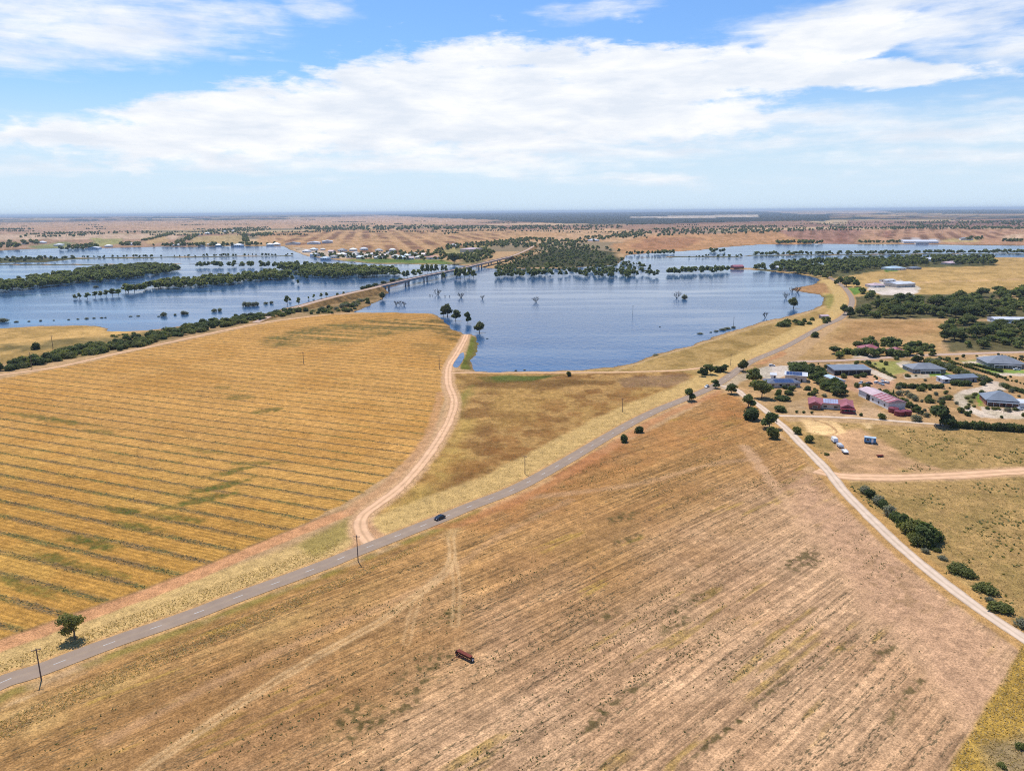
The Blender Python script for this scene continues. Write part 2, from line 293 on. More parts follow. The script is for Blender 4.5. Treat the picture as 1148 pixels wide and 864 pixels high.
    P([(905,530),(930,556),(1010,628),(1140,724),(1118,782),(1085,800),(1030,735),(985,690),(945,640),(915,595),(880,545)], lambda x, y, ii: ob(204, 160, 122)*(.86+.28*n2[ii])[:, None]*(.9+.2*n3[ii])[:, None], soft=4, amp=6, fs=14, op=.82)
    P([(960,600),(1010,640),(1040,690),(1000,690),(960,650)], ob(150, 118, 80), soft=5, amp=6, fs=9, op=.5, pat=lambda x, y, ii: sst(.5, .65, n4[ii]))
    wheel = spline(GP([(516,583),(506,600),(507,625),(495,645),(460,672),(420,700),(360,733),(290,775),(200,835),(120,890)]), 6)
    wheel2 = spline(GP([(506,620),(511,645),(512,670),(510,700)]), 6); wheel3 = spline(GP([(470,668),(462,690),(456,720)]), 6)
    for w_, o_ in ((wheel, .75), (wheel2, .5), (wheel3, .4)):
        for off in (-.95, .95): L(w_, ob(216, 176, 124), .55, .35, o_, off=off, amp=.3)
    L(wheel, ob(206, 164, 112), 2.2, 1.2, .3)
    L(spline(GP([(515,583),(540,572),(580,556),(620,536)]), 6), ob(214, 170, 116), 1.4, .8, .7)
    P([(488,586),(520,575),(520,590),(508,604),(496,604)], ob(208, 166, 110), soft=2, amp=2, op=.6)
    # road verges
    L(ROAD, ob(212, 176, 112), 9.5, 2.5, .85, off=11.5, amp=1.5)
    L(ROAD[:95], ob(140, 122, 52), 2.6, 1.4, .8, off=-6.6, amp=1.2, pat=lambda x, y, ii: sst(.25, .55, n2[ii]))
    L(ROAD, ob(206, 160, 104), 4.9, .8, .9, amp=.5)
    L(ROAD[:110], ob(176, 130, 76), 1.2, .6, .5, off=-9, amp=.8)
    L(ROAD[90:150], ob(196, 132, 84), 3.0, 1.5, .6, off=-9, amp=1.5)
    # ploughed firebreak beside the stubble
    fb = spline(GP([(-120,770),(0,724),(100,689),(200,652),(300,610),(380,578),(402,572)]), 6)
    L(fb, ob(212, 154, 106), 3.4, .8, .95, amp=.8)
    L(fb, ob(150, 116, 80), .7, .5, .6, off=3.9, amp=.6)
    P([(330,612),(402,574),(404,590),(398,600),(352,622)], ob(150, 134, 66), soft=3, amp=3, op=.7)
    L(MAINTRACK, ob(214, 170, 124), 4.8, 1.4, .95, amp=1.0)
    L(spline(GP([(494,440),(480,488),(440,538),(400,566),(390,575)]), 6), ob(204, 154, 108), 2.5, 1.2, .7, amp=1)
    P([(398,585),(410,578),(424,596),(440,604),(400,622),(388,617),(398,604)], ob(216, 166, 120), soft=1.5, amp=1.2)
    L(WATERSIDE, ob(206, 168, 114), 3.2, 1.0, .8)
    # ------- right of the gravel road
    def olive(x, y, ii):
        g = ob(184, 148, 92)*(.82+.36*n2[ii])[:, None]
        b = sst(.45, .65, fbm(x/16, y/16, 111, 4))[:, None]; g = g*(1-b*.5)+ob(140, 118, 66)*b*.5
        sp = sst(.68, .82, vn(x/1.3, y/1.0, 112))[:, None]*sst(.4, .6, n2[ii])[:, None]; g = g*(1-sp*.5)+ob(96, 92, 48)*sp*.5
        return g*(.84+.32*n3[ii])[:, None]
    P([(872,472),(960,474),(1058,480),(1400,492),(1400,900),(1160,724),(1050,642),(975,575),(930,530),(905,500)], olive, soft=1, amp=1)
    P([(930,486),(965,480),(1000,500),(1020,520),(1000,532),(930,530),(915,512),(935,505)], ob(206, 160, 116), soft=3, amp=3, op=.9)
    P([(898,470),(935,472),(948,484),(930,489),(905,484)], ob(238, 196, 136), soft=1.5, amp=1.5, op=1.0)
    P([(965,474),(1000,474),(1004,482),(975,484)], ob(240, 200, 146), soft=1.5, amp=3, op=.9, pat=lambda x, y, ii: sst(.4, .6, n2[ii]))
    P([(968,490),(985,497),(1030,518),(1055,526),(1030,530),(990,518)], ob(204, 160, 116), soft=2.5, amp=2, op=.9)
    L(spline(GP([(905,470),(925,474),(938,484),(925,489)]), 6), ob(160, 114, 76), .7, .5, .7)
    L(CROSSTRACK, ob(210, 168, 122), 6.0, 1.6, .85, amp=1.2)
    L(GRAVEL, ob(196, 150, 88), 5.2, 1.0, .8, off=0)
    P([(1148,722),(1082,832),(1058,868),(1250,1000),(1300,800)], lambda x, y, ii: (ob(188, 150, 70)*(.7+.6*n2[ii])[:, None])*(.8+.4*n3[ii])[:, None], soft=.8, amp=1)
    P([(1105,840),(1148,822),(1200,880),(1120,890)], ob(170, 150, 126), soft=3, amp=3, op=.7)
    # ------- residential block
    P([(806,437),(836,410),(888,405),(1028,399.5),(1148,396),(1400,392),(1400,487),(1058,474),(960,467),(872,465),(846,452)], ob(194, 154, 106), soft=1.5, amp=1.5)
    P([(926,419),(978,420),(1005,428),(1000,436),(960,440),(930,430)], ob(206, 158, 120), soft=2, amp=2)
    P([(846,414),(860,410.5),(890,409.5),(892,417),(880,421),(866,427),(852,422)], ob(226, 208, 188), soft=.8, amp=.8)
    P([(806,435),(826,420),(846,416),(852,420),(830,428),(820,438)], ob(206, 180, 150), soft=1.2, amp=1)
    P([(882,452),(905,446),(910,462),(960,464),(966,455),(975,446),(985,460),(1000,468),(880,464)], ob(204, 166, 124), soft=2, amp=2)
    P([(970,406),(1010,404),(1022,410),(1020,416),(1000,420)], ob(166, 160, 88), soft=2, amp=1.5)
    P([(1040,415),(1062,416),(1068,421),(1042,422)], ob(136, 158, 72), soft=1.5)
    P([(1086,408),(1104,405),(1110,413),(1148,415),(1148,419),(1112,418)], ob(140, 160, 76), soft=1.5)
    P([(1076,404),(1103,402),(1100,405),(1078,407)], ob(150, 156, 84), soft=1.5, op=.8)
    for poly in ([(1004,407),(1012,404.5),(1024,405),(1016,408),(1013,411),(1022,414),(1010,412)], [(1034,404),(1043,405),(1050,409),(1040,408)], [(1013,420),(1041,419),(1042,423.5),(1014,424.5)],
                 [(1078,405.5),(1104,404.5),(1108,402),(1092,399.5),(1104,398.5),(1116,400),(1108,407),(1080,407.5)], [(1112,418),(1148,418.5),(1300,420),(1300,424),(1148,421.5),(1112,420.5)], [(1094,419),(1108,424),(1118,430),(1112,428)],
                 [(1112,427),(1120,428),(1128,437),(1104,439),(1090,442),(1084,447),(1088,454),(1098,460),(1112,464),(1140,466),(1300,476),(1300,470),(1148,462),(1120,458),(1142,458),(1148,470),(1100,468),(1078,458),(1069,449),(1070,442),(1080,437),(1098,434)],
                 [(1098,456),(1148,458),(1300,464),(1300,474),(1148,469),(1106,466)], [(925,458),(960,461),(905,456.5),(890,456)], [(960,398),(985,395),(975,401),(955,401)], [(935,408),(960,407),(985,416),(1004,424),(998,427),(972,417),(945,410)]):
        P(poly, ob(224, 202, 176), soft=.8, amp=.6)
    P([(1095,441),(1104,440),(1103,455),(1094,455)], ob(140, 164, 62), soft=.8)
    P([(1082,443),(1094,441),(1094,455),(1084,452)], ob(128, 124, 78), soft=1.5, amp=1.5)
    # shores: damp mud and trampled reed
    s = np.where((SD < 1) & (SD > -9-R*.004))[0]; wd = 4+R[s]*.0022
    mixc(C, s, (1-sst(0, 1, -SD[s]/wd))*.7, ob(120, 96, 62))
    u = np.where(SD >= 0)[0]; mixc(C, u, np.ones(len(u))*.8, ob(70, 66, 50))
    return C
# ------------------------------------------------------------------ materials
def newmat(name):
    m = bpy.data.materials.new(name); m.use_nodes = True; nt = m.node_tree; b = nt.nodes['Principled BSDF']
    return m, nt, b
def nd(nt, t, **k):
    n = nt.nodes.new(t)
    for a, v in k.items():
        if a.startswith('i_'): n.inputs[a[2:].replace('_', ' ')].default_value = v
        else: setattr(n, a, v)
    return n
def ground_material():
    m, nt, b = newmat('dry soil and grass'); lk = nt.links.new
    a = nd(nt, 'ShaderNodeAttribute', attribute_name='soil'); g = nd(nt, 'ShaderNodeNewGeometry')
    n1 = nd(nt, 'ShaderNodeTexNoise', i_Scale=2.3, i_Detail=5.0, i_Roughness=.65); n2 = nd(nt, 'ShaderNodeTexNoise', i_Scale=.30, i_Detail=7.0, i_Roughness=.65)
    lk(g.outputs['Position'], n1.inputs['Vector']); lk(g.outputs['Position'], n2.inputs['Vector'])
    m1 = nd(nt, 'ShaderNodeMapRange', i_From_Min=.3, i_From_Max=.7, i_To_Min=.50, i_To_Max=1.50); lk(n1.outputs[0], m1.inputs[0])
    m2 = nd(nt, 'ShaderNodeMapRange', i_From_Min=.3, i_From_Max=.7, i_To_Min=.72, i_To_Max=1.28); lk(n2.outputs[0], m2.inputs[0])
    mu = nd(nt, 'ShaderNodeMath', operation='MULTIPLY'); lk(m1.outputs[0], mu.inputs[0]); lk(m2.outputs[0], mu.inputs[1])
    def mt(op, x, y=None, z=None):
        n = nd(nt, 'ShaderNodeMath', operation=op)
        for i, q in enumerate((x, y, z)):
            if q is None: continue
            if isinstance(q, (int, float)): n.inputs[i].default_value = q
            else: lk(q, n.inputs[i])
        return n.outputs[0]
    def rng_(x, a0, a1, b0, b1):
        n = nd(nt, 'ShaderNodeMapRange', interpolation_type='SMOOTHSTEP', i_From_Min=a0, i_From_Max=a1, i_To_Min=b0, i_To_Max=b1); lk(x, n.inputs[0]); return n.outputs[0]
    def rot(deg):
        n = nd(nt, 'ShaderNodeVectorRotate', rotation_type='Z_AXIS'); n.inputs['Angle'].default_value = math.radians(-deg); lk(g.outputs['Position'], n.inputs['Vector']); return n.outputs[0]
    def nz(vec, sx, sy, det=3.0, off=0.0):
        mp = nd(nt, 'ShaderNodeMapping'); mp.inputs['Scale'].default_value = (sx, sy, 0); mp.inputs['Location'].default_value = (off, off*1.7, 0); lk(vec, mp.inputs['Vector'])
        n = nd(nt, 'ShaderNodeTexNoise', i_Scale=1.0, i_Detail=det, i_Roughness=.6); lk(mp.outputs[0], n.inputs['Vector']); return n.outputs[0]
    def mixn(f, A, B, blend='MIX'):
        n = nd(nt, 'ShaderNodeMix', data_type='RGBA', blend_type=blend)
        if isinstance(f, (int, float)): n.inputs['Factor'].default_value = f
        else: lk(f, n.inputs['Factor'])
        for q, k in ((A, 'A'), (B, 'B')):
            if isinstance(q, tuple): n.inputs[k].default_value = (*q, 1)
            else: lk(q, n.inputs[k])
        return n.outputs['Result']
    fm = nd(nt, 'ShaderNodeAttribute', attribute_name='drill'); fs = nd(nt, 'ShaderNodeSeparateColor'); lk(fm.outputs['Color'], fs.inputs[0])
    # stubble windrows
    pa = rot(-22.6); sa_ = nd(nt, 'ShaderNodeSeparateXYZ'); lk(pa, sa_.inputs[0]); tj = mt('MULTIPLY_ADD', mt('SUBTRACT', nz(pa, .12, .12, 3.0), .5), 2.2, sa_.outputs[1])
    ph = mt('FRACT', mt('MULTIPLY', mt('SUBTRACT', tj, 117.6), 1/10.35)); dd = mt('MULTIPLY', mt('MINIMUM', ph, mt('SUBTRACT', 1.0, ph)), 10.35)
    wide = mt('MULTIPLY_ADD', rng_(sa_.outputs[1], 120, 340, 2.35, .62), nz(pa, .05, .2, 2.0, 3.0), .55)
    rowm = mt('SUBTRACT', 1.0, rng_(mt('DIVIDE', dd, wide), .30, 1.45, 0, 1)); rowm = mt('MULTIPLY', rowm, rng_(nz(pa, .03, .16, 3.0, 7.0), .30, .48, .55, 1.0))
    rowm = mt('MULTIPLY', mt('MULTIPLY', rowm, rng_(nz(pa, .7, 1.5, 4.0, 2.0), .34, .60, .25, 1.0)), fs.outputs[0])
    fine = mt('MULTIPLY', mt('COSINE', mt('MULTIPLY', tj, 2*math.pi/2.07)), -.13); fine = mt('MULTIPLY_ADD', mt('MULTIPLY_ADD', mt('SUBTRACT', nz(pa, .06, .9, 4.0, 5.0), .5), .75, fine), fs.outputs[0], 1.0)
    rowc = mixn(rng_(nz(pa, .05, .12, 3.0, 9.0), .42, .62, 0, 1), (.115, .082, .042), (.085, .090, .030))
    # drill lines of the bare paddock
    pb = rot(41.7); k1 = nz(pb, .020, .62, 4.0, 1.0); k2 = nz(pb, .009, .125, 3.0, 4.0); k3 = nz(pb, .025, 1.1, 2.0, 6.0)
    till = mt('MULTIPLY', mt('MULTIPLY', rng_(k1, .3, .7, .82, 1.16), rng_(k2, .3, .7, .84, 1.14)), rng_(k3, .34, .6, .74, 1.12)); till = mt('MULTIPLY_ADD', mt('SUBTRACT', till, 1.0), fs.outputs[1], 1.0)
    sp_ = mt('MULTIPLY', rng_(nz(pb, .55, 1.6, 4.0, 8.0), .48, .60, 0, 1), mt('MULTIPLY', rng_(nz(pb, .018, .42, 2.0, 11.0), .47, .58, .0, 1), rng_(nz(pb, .012, .03, 3.0, 2.0), .36, .52, .25, 1)))
    sp_ = mt('MULTIPLY', mt('MULTIPLY', sp_, fs.outputs[1]), .85)
    base = mixn(rowm, a.outputs['Color'], rowc); base = mixn(sp_, base, (.095, .072, .036))
    v = nd(nt, 'ShaderNodeVectorMath', operation='SCALE'); lk(base, v.inputs[0]); lk(mt('MULTIPLY', mt('MULTIPLY', mu.outputs[0], fine), till), v.inputs['Scale'])
    lk(v.outputs[0], b.inputs['Base Color']); b.inputs['Roughness'].default_value = 1; b.inputs['Specular IOR Level'].default_value = .05
    bp = nd(nt, 'ShaderNodeBump', i_Strength=.5, i_Distance=.22); lk(n1.outputs[0], bp.inputs['Height']); lk(bp.outputs[0], b.inputs['Normal'])
    return m
def noisy(name, c, var=.25, scale=1.0, rough=.8, spec=.2, metal=0.0, c2=None, bump=0):
    """plain procedural material: colour c broken up by noise in object space"""
    m, nt, b = newmat(name); lk = nt.links.new
    tc = nd(nt, 'ShaderNodeTexCoord'); n = nd(nt, 'ShaderNodeTexNoise', i_Scale=scale, i_Detail=5.0, i_Roughness=.6); lk(tc.outputs['Object'], n.inputs['Vector'])
    r = nd(nt, 'ShaderNodeValToRGB'); c = np.array(c); d = np.array(c2) if c2 is not None else c*(1+var); e = c*(1-var)
    r.color_ramp.elements[0].color = (*e, 1); r.color_ramp.elements[1].color = (*np.minimum(d, .95), 1); r.color_ramp.elements[0].position = .3; r.color_ramp.elements[1].position = .7
    lk(n.outputs[0], r.inputs[0]); lk(r.outputs[0], b.inputs['Base Color'])
    b.inputs['Roughness'].default_value = rough; b.inputs['Specular IOR Level'].default_value = spec; b.inputs['Metallic'].default_value = metal
    if bump:
        bp = nd(nt, 'ShaderNodeBump', i_Strength=.6, i_Distance=bump); lk(n.outputs[0], bp.inputs['Height']); lk(bp.outputs[0], b.inputs['Normal'])
    return m
def leafmat(name, a, b2, scale=.5):
    m, nt, b = newmat(name); lk = nt.links.new
    g = nd(nt, 'ShaderNodeNewGeometry'); n = nd(nt, 'ShaderNodeTexNoise', i_Scale=scale, i_Detail=3.0); lk(g.outputs['Position'], n.inputs['Vector'])
    oi = nd(nt, 'ShaderNodeObjectInfo'); ad = nd(nt, 'ShaderNodeMath', operation='MULTIPLY_ADD'); ad.inputs[1].default_value = .50; lk(oi.outputs['Random'], ad.inputs[0]); lk(n.outputs[0], ad.inputs[2])
    ad2 = nd(nt, 'ShaderNodeMath', operation='MULTIPLY_ADD'); ad2.inputs[1].default_value = .3; lk(g.outputs['Random Per Island'], ad2.inputs[0]); lk(ad.outputs[0], ad2.inputs[2])
    r = nd(nt, 'ShaderNodeValToRGB'); r.color_ramp.elements[0].color = (*a, 1); r.color_ramp.elements[1].color = (*b2, 1); r.color_ramp.elements[0].position = .45; r.color_ramp.elements[1].position = 1.0
    lk(ad2.outputs[0], r.inputs[0]); lk(r.outputs[0], b.inputs['Base Color']); b.inputs['Roughness'].default_value = .7; b.inputs['Specular IOR Level'].default_value = .15
    tr = nd(nt, 'ShaderNodeBsdfTranslucent'); gl = nd(nt, 'ShaderNodeMix', data_type='RGBA', blend_type='MULTIPLY'); gl.inputs['Factor'].default_value = 1; gl.inputs['B'].default_value = (1.75, 1.8, .9, 1); lk(r.outputs[0], gl.inputs['A']); lk(gl.outputs['Result'], tr.inputs['Color']); mx = nd(nt, 'ShaderNodeMixShader'); mx.inputs[0].default_value = .38
    out = nt.nodes['Material Output']; lk(b.outputs[0], mx.inputs[1]); lk(tr.outputs[0], mx.inputs[2]); lk(mx.outputs[0], out.inputs['Surface'])
    return m
def ruts(m, lo=.80, hi=1.10, edge=.78):
    """two wheel lines, a rougher crown between them and dirtier edges"""
    nt = m.node_tree; b = nt.nodes['Principled BSDF']; lk = nt.links.new; src = b.inputs['Base Color'].links[0].from_socket
    at = nd(nt, 'ShaderNodeAttribute', attribute_name='across'); g = nd(nt, 'ShaderNodeNewGeometry'); n = nd(nt, 'ShaderNodeTexNoise', i_Scale=.35, i_Detail=5.0); lk(g.outputs['Position'], n.inputs['Vector'])
    ad = nd(nt, 'ShaderNodeMath', operation='MULTIPLY_ADD'); ad.inputs[1].default_value = .35; lk(n.outputs[0], ad.inputs[0]); lk(at.outputs['Fac'], ad.inputs[2])
    r = nd(nt, 'ShaderNodeValToRGB'); e = r.color_ramp.elements; e[0].position = .20; e[0].color = (lo, lo, lo*.96, 1); e[1].position = 1.12; e[1].color = (edge, edge*.97, edge*.9, 1)
    for p, v in ((.45, hi), (.80, hi), (.98, (hi+edge)/2)): q = e.new(p); q.color = (v, v, v, 1)
    e[-1].position = 1.0
    v = nd(nt, 'ShaderNodeMix', data_type='RGBA', blend_type='MULTIPLY'); v.inputs['Factor'].default_value = 1; lk(src, v.inputs['A']); lk(ad.outputs[0], r.inputs[0]); lk(r.outputs[0], v.inputs['B']); lk(v.outputs['Result'], b.inputs['Base Color'])
M = {}
M['gum'] = leafmat('gum leaves', (.060, .080, .026), (.205, .225, .065))
M['gum2'] = leafmat('olive gum leaves', (.075, .085, .026), (.240, .235, .070))
M['shrubl'] = leafmat('shrub leaves', (.042, .054, .016), (.165, .172, .046), 1.0)
M['darkl'] = leafmat('dark leaves', (.024, .040, .014), (.100, .128, .036), 1.0)
M['greyl'] = leafmat('grey green leaves', (.08, .09, .06), (.20, .20, .14), 1.0)
M['gumn'] = leafmat('near gum leaves', (.038, .052, .018), (.150, .165, .048)); M['gumn2'] = leafmat('near olive gum leaves', (.046, .056, .018), (.175, .175, .050))
M['bark'] = noisy('gum bark', (.17, .13, .10), .4, 2, .9, .1)
M['deadwood'] = noisy('dead grey wood', (.13, .115, .10), .3, 2, .9, .1)
M['asphalt'] = noisy('worn asphalt', lin(180, 156, 134)*.64, .10, .25, .9, .2)
M['paint'] = noisy('white line paint', (.50, .48, .45), .2, 1, .8)
M['gravel'] = noisy('white gravel', lin(226, 200, 174)*.74, .10, .3, 1, .05, bump=.05)
M['dirt'] = noisy('pink dirt track', lin(224, 180, 140)*.80, .14, .22, 1, .05, bump=.05)
M['sidebit'] = noisy('pale bitumen', lin(196, 168, 148)*.78, .12, .2, 1, .1)
ruts(M['gravel'], .84, 1.06, .74); ruts(M['dirt'], .80, 1.08, .76); ruts(M['asphalt'], 1.0, .93, .98)
M['bankgrass'] = noisy('dry bank grass', lin(112, 92, 56)*.75, .35, .12, 1, .05, c2=lin(182, 140, 86)*.75, bump=.3)
M['concrete'] = noisy('bridge concrete', (.36, .31, .28), .2, .4, .9, .2)
M['cream'] = noisy('cream wall', (.62, .54, .44), .10, .8, .9)
M['white'] = noisy('white painted wall', (.74, .72, .69), .08, .8, .8)
M['redbrick'] = noisy('red brick wall', (.30, .12, .085), .25, 3, .9)
M['greywall'] = noisy('grey wall', (.30, .29, .28), .15, 1, .9)
M['glass'] = noisy('dark window glass', (.03, .04, .05), .3, .5, .12, .6)
M['door_bay_shade'] = noisy('dark door and bay shade', (.035, .033, .03), .3, 1, .9)  # dark door colour, also painted in as the shade of the open bays
def roofmat(name, c, rough=.45, spec=.4):
    m, nt, b = newmat(name); lk = nt.links.new; tc = nd(nt, 'ShaderNodeTexCoord')
    w = nd(nt, 'ShaderNodeTexWave', i_Scale=1.2, i_Distortion=.2); lk(tc.outputs['Object'], w.inputs['Vector'])
    n = nd(nt, 'ShaderNodeTexNoise', i_Scale=.25, i_Detail=4.0); lk(tc.outputs['Object'], n.inputs['Vector'])
    ad = nd(nt, 'ShaderNodeMath', operation='MULTIPLY_ADD'); ad.inputs[1].default_value = .25; lk(w.outputs['Fac'], ad.inputs[0]); lk(n.outputs[0], ad.inputs[2])
    r = nd(nt, 'ShaderNodeValToRGB'); c = np.array(c); r.color_ramp.elements[0].color = (*c*.8, 1); r.color_ramp.elements[1].color = (*np.minimum(c*1.2, .9), 1); r.color_ramp.elements[0].position = .35; r.color_ramp.elements[1].position = .85
    lk(ad.outputs[0], r.inputs[0]); lk(r.outputs[0], b.inputs['Base Color']); b.inputs['Roughness'].default_value = rough; b.inputs['Specular IOR Level'].default_value = spec
    return m
M['r_red'] = roofmat('red iron roof', (.30, .085, .095)); M['r_grey'] = roofmat('grey iron roof', (.19, .20, .215)); M['r_blue'] = roofmat('blue grey iron roof', (.17, .195, .225))
M['r_pale'] = roofmat('pale iron roof', (.55, .56, .58)); M['r_dusty'] = roofmat('dusty pink iron roof', (.50, .36, .36)); M['r_dark'] = roofmat('dark tile roof', (.10, .11, .14)); M['r_cyan'] = roofmat('pale blue iron roof', (.36, .46, .52)); M['r_orange'] = roofmat('terracotta roof', (.38, .17, .10))
M['solar'] = roofmat('solar panel glass', (.04, .065, .15), .2, .6); M['solar_glint'] = roofmat('glint-painted solar panels', (.36, .38, .50), .25, .6)  # second, pale panel colour has the glint put into it
M['post'] = noisy('weathered timber', (.16, .12, .10), .3, 1, .9); M['metal'] = noisy('galvanised steel', (.45, .46, .48), .15, 1, .4, .5)
M['blackpaint'] = noisy('black car paint', (.012, .013, .02), .2, 1, .15, .6); M['whitepaint'] = noisy('white car paint', (.75, .76, .77), .05, 1, .25, .5); M['silverpaint'] = noisy('silver blue car paint', (.34, .40, .46), .1, 1, .25, .5)
M['tyre'] = noisy('tyre rubber', (.02, .02, .02), .2, 3, .9); M['rim'] = noisy('alloy rim', (.4, .4, .42), .1, 3, .35, .5)
M['lamp'] = noisy('clear lamp lens', (.7, .7, .72), .1, 4, .15, .6); M['redlamp'] = noisy('red lamp lens', (.4, .02, .02), .1, 4, .2, .6)
M['rust'] = noisy('rusty red paint', (.15, .035, .022), .45, 2.5, .85); M['tankred'] = noisy('dark red tank', (.17, .022, .03), .2, 1, .5, .4); M['bluepaint'] = noisy('blue cladding', (.05, .21, .42), .15, 1, .5, .4); M['pinkred'] = noisy('red verandah paint', (.22, .03, .05), .2, 1, .6)
# ------------------------------------------------------------------ mesh helpers
class MB:
    def __init__(s): s.v = []; s.f = []; s.m = []
    def add(s, v, f, m=0):
        o = len(s.v); s.v += [tuple(p) for p in v]; s.f += [tuple(i+o for i in q) for q in f]; s.m += [m]*len(f); return s
    def box(s, x0, x1, y0, y1, z0, z1, m=0):
        return s.add([(x0,y0,z0),(x1,y0,z0),(x1,y1,z0),(x0,y1,z0),(x0,y0,z1),(x1,y0,z1),(x1,y1,z1),(x0,y1,z1)], [(3,2,1,0),(4,5,6,7),(0,1,5,4),(1,2,6,5),(2,3,7,6),(3,0,4,7)], m)
    def tube(s, pts, rad, n=6, m=0):
        pts = [Vector(p) for p in pts]; rings = []
        for i, p in enumerate(pts):
            d = (pts[min(i+1, len(pts)-1)]-pts[max(i-1, 0)]).normalized(); u = d.orthogonal().normalized(); w = d.cross(u); r = rad[i]
            rings.append([p+u*r*math.cos(2*math.pi*k/n)+w*r*math.sin(2*math.pi*k/n) for k in range(n)])
        v = [q for rg in rings for q in rg]; f = []
        for i in range(len(pts)-1):
            for k in range(n): f.append((i*n+k, i*n+(k+1) % n, (i+1)*n+(k+1) % n, (i+1)*n+k))
        f.append(tuple(range(n))[::-1]); f.append(tuple(range((len(pts)-1)*n, len(pts)*n)))
        return s.add(v, f, m)
    def mesh(s, name, mats, smooth=False):
        me = bpy.data.meshes.new(name); me.from_pydata(s.v, [], s.f)
        for m in (mats if isinstance(mats, (list, tuple)) else [mats]): me.materials.append(m)
        if len(me.polygons): me.polygons.foreach_set('material_index', s.m)
        if smooth: me.polygons.foreach_set('use_smooth', [True]*len(me.polygons))
        me.update(); return me
def link(name, me, parent=None, loc=None, rz=None, scale=None):
    o = bpy.data.objects.new(name, me); COL.objects.link(o)
    if parent is not None: o.parent = parent
    if loc is not None: o.location = loc
    if rz is not None: o.rotation_euler = (0, 0, rz)
    if scale is not None: o.scale = scale
    return o
def tag(o, label, cat, group=None):
    o['label'] = label; o['category'] = cat
    if group: o['group'] = group
    return o
def thing(name, label, cat, loc, rz=0, group=None):
    o = link(name, None, None, loc, rz); o.empty_display_size = .5; return tag(o, label, cat, group)
def part(name, mb, mat, parent, smooth=False): return link(name, mb.mesh(name, mat, smooth), parent)
def hz(x, y): return float(land_h(np.array([x]), np.array([y]))[0][0])
def dup(root, loc, rz, scale=None, label=None, group=None):
    r = root.copy(); COL.objects.link(r); r.location = loc; r.rotation_euler = (0, 0, rz)
    if scale is not None: r.scale = scale
    if label: r['label'] = label
    if group: r['group'] = group
    elif 'group' in r: del r['group']
    for ch in root.children:
        c = ch.copy(); COL.objects.link(c); c.parent = r
        for g in ch.children:
            d = g.copy(); COL.objects.link(d); d.parent = c
    return r
# ------------------------------------------------------------------ roads and tracks
def strip(name, line, hw, mat, z, jit=0.0, taper=None):
    n = len(line); d = np.gradient(line, axis=0); d /= np.linalg.norm(d, axis=1)[:, None]+1e-9; nrm = np.stack([-d[:, 1], d[:, 0]], 1)
    # resample finely so edges can wander
    seg = np.concatenate([[0], np.cumsum(np.linalg.norm(np.diff(line, axis=0), axis=1))]); m = max(int(seg[-1]/2.0), n)
    t = np.linspace(0, seg[-1], m); P = np.stack([np.interp(t, seg, line[:, k]) for k in (0, 1)], 1); N = np.stack([np.interp(t, seg, nrm[:, k]) for k in (0, 1)], 1)
    sq = np.arange(m)*1.0
    jl = (fbm(sq/5, sq*0+1, 201, 3)-.5)*2*jit; jr = (fbm(sq/5, sq*0+9, 202, 3)-.5)*2*jit
    w = np.full(m, hw)
    if taper: w = w*np.interp(np.linspace(0, 1, m), [0, taper, 1-taper, 1], [.15, 1, 1, .15])
    ks = (-1, -.5, 0, .5, 1); V = []
    for k in ks:
        Q = P+N*((w+(jl if k > 0 else jr)*(abs(k) == 1))*k)[:, None]
        h = land_h(Q[:, 0], Q[:, 1])[0]; V.append(np.stack([Q[:, 0], Q[:, 1], np.maximum(h, .25)+z], 1))
    V = np.stack(V, 1).reshape(-1, 3); F_ = [(i*5+k, i*5+k+1, i*5+5+k+1, i*5+5+k)[::-1] for i in range(m-1) for k in range(4)]
    mb = MB(); mb.add(V, F_); me = mb.mesh(name, mat); at = me.attributes.new('across', 'FLOAT', 'POINT'); at.data.foreach_set('value', np.tile(np.abs(ks), m).astype(np.float32)); o = link(name, me); o['kind'] = 'structure'; return o, P, N
def roads():
    strip('dirt_track', MAINTRACK, 2.7, M['dirt'], .05, .7)
    strip('waterside_path', WATERSIDE, 1.7, M['dirt'], .045, .5)
    strip('gravel_road', GRAVEL, 2.3, M['gravel'], .05, .45)
    strip('farm_track', FARMTRACK, 1.9, M['gravel'], .06, .4)
    strip('side_road', SIDEROAD, 3.2, M['sidebit'], .06, .3)
    strip('cross_track', CROSSTRACK, 4.2, M['dirt'], .04, 1.3)
    strip('field_edge_track', TOPTRACK, 2.3, M['dirt'], .05, .7)
    o, P, N = strip('main_road', ROAD, 3.35, M['asphalt'], .09, .12)
    # broken centre line, one painted marking set
    mb = MB(); k = 0
    while k < len(P)-4:
        a, b = P[k], P[k+1]; e = P[k]+(P[k+1]-P[k])*1.5
        if np.linalg.norm(a) < 800:
            q = [a-N[k]*.11, e-N[k]*.11, e+N[k]*.11, a+N[k]*.11]; mb.add([(p[0], p[1], ZL+.105) for p in q], [(0, 1, 2, 3)])
        k += 6
    s = link('road_markings', mb.mesh('road_markings', M['paint'])); s['kind'] = 'structure'
    # wet hollow beside the track
    pd = spline(GP([(519.5,395),(520.5,400),(517,407),(513,411.8),(508.3,411),(508.6,407.5),(512.3,402),(516,396.5),(519.5,395)]), 4)
    mb = MB(); mb.add([(p[0], p[1], ZL+.09) for p in pd[:-1]], [tuple(range(len(pd)-1))]); o = link('puddle', mb.mesh('puddle', M['water'])); o['kind'] = 'structure'
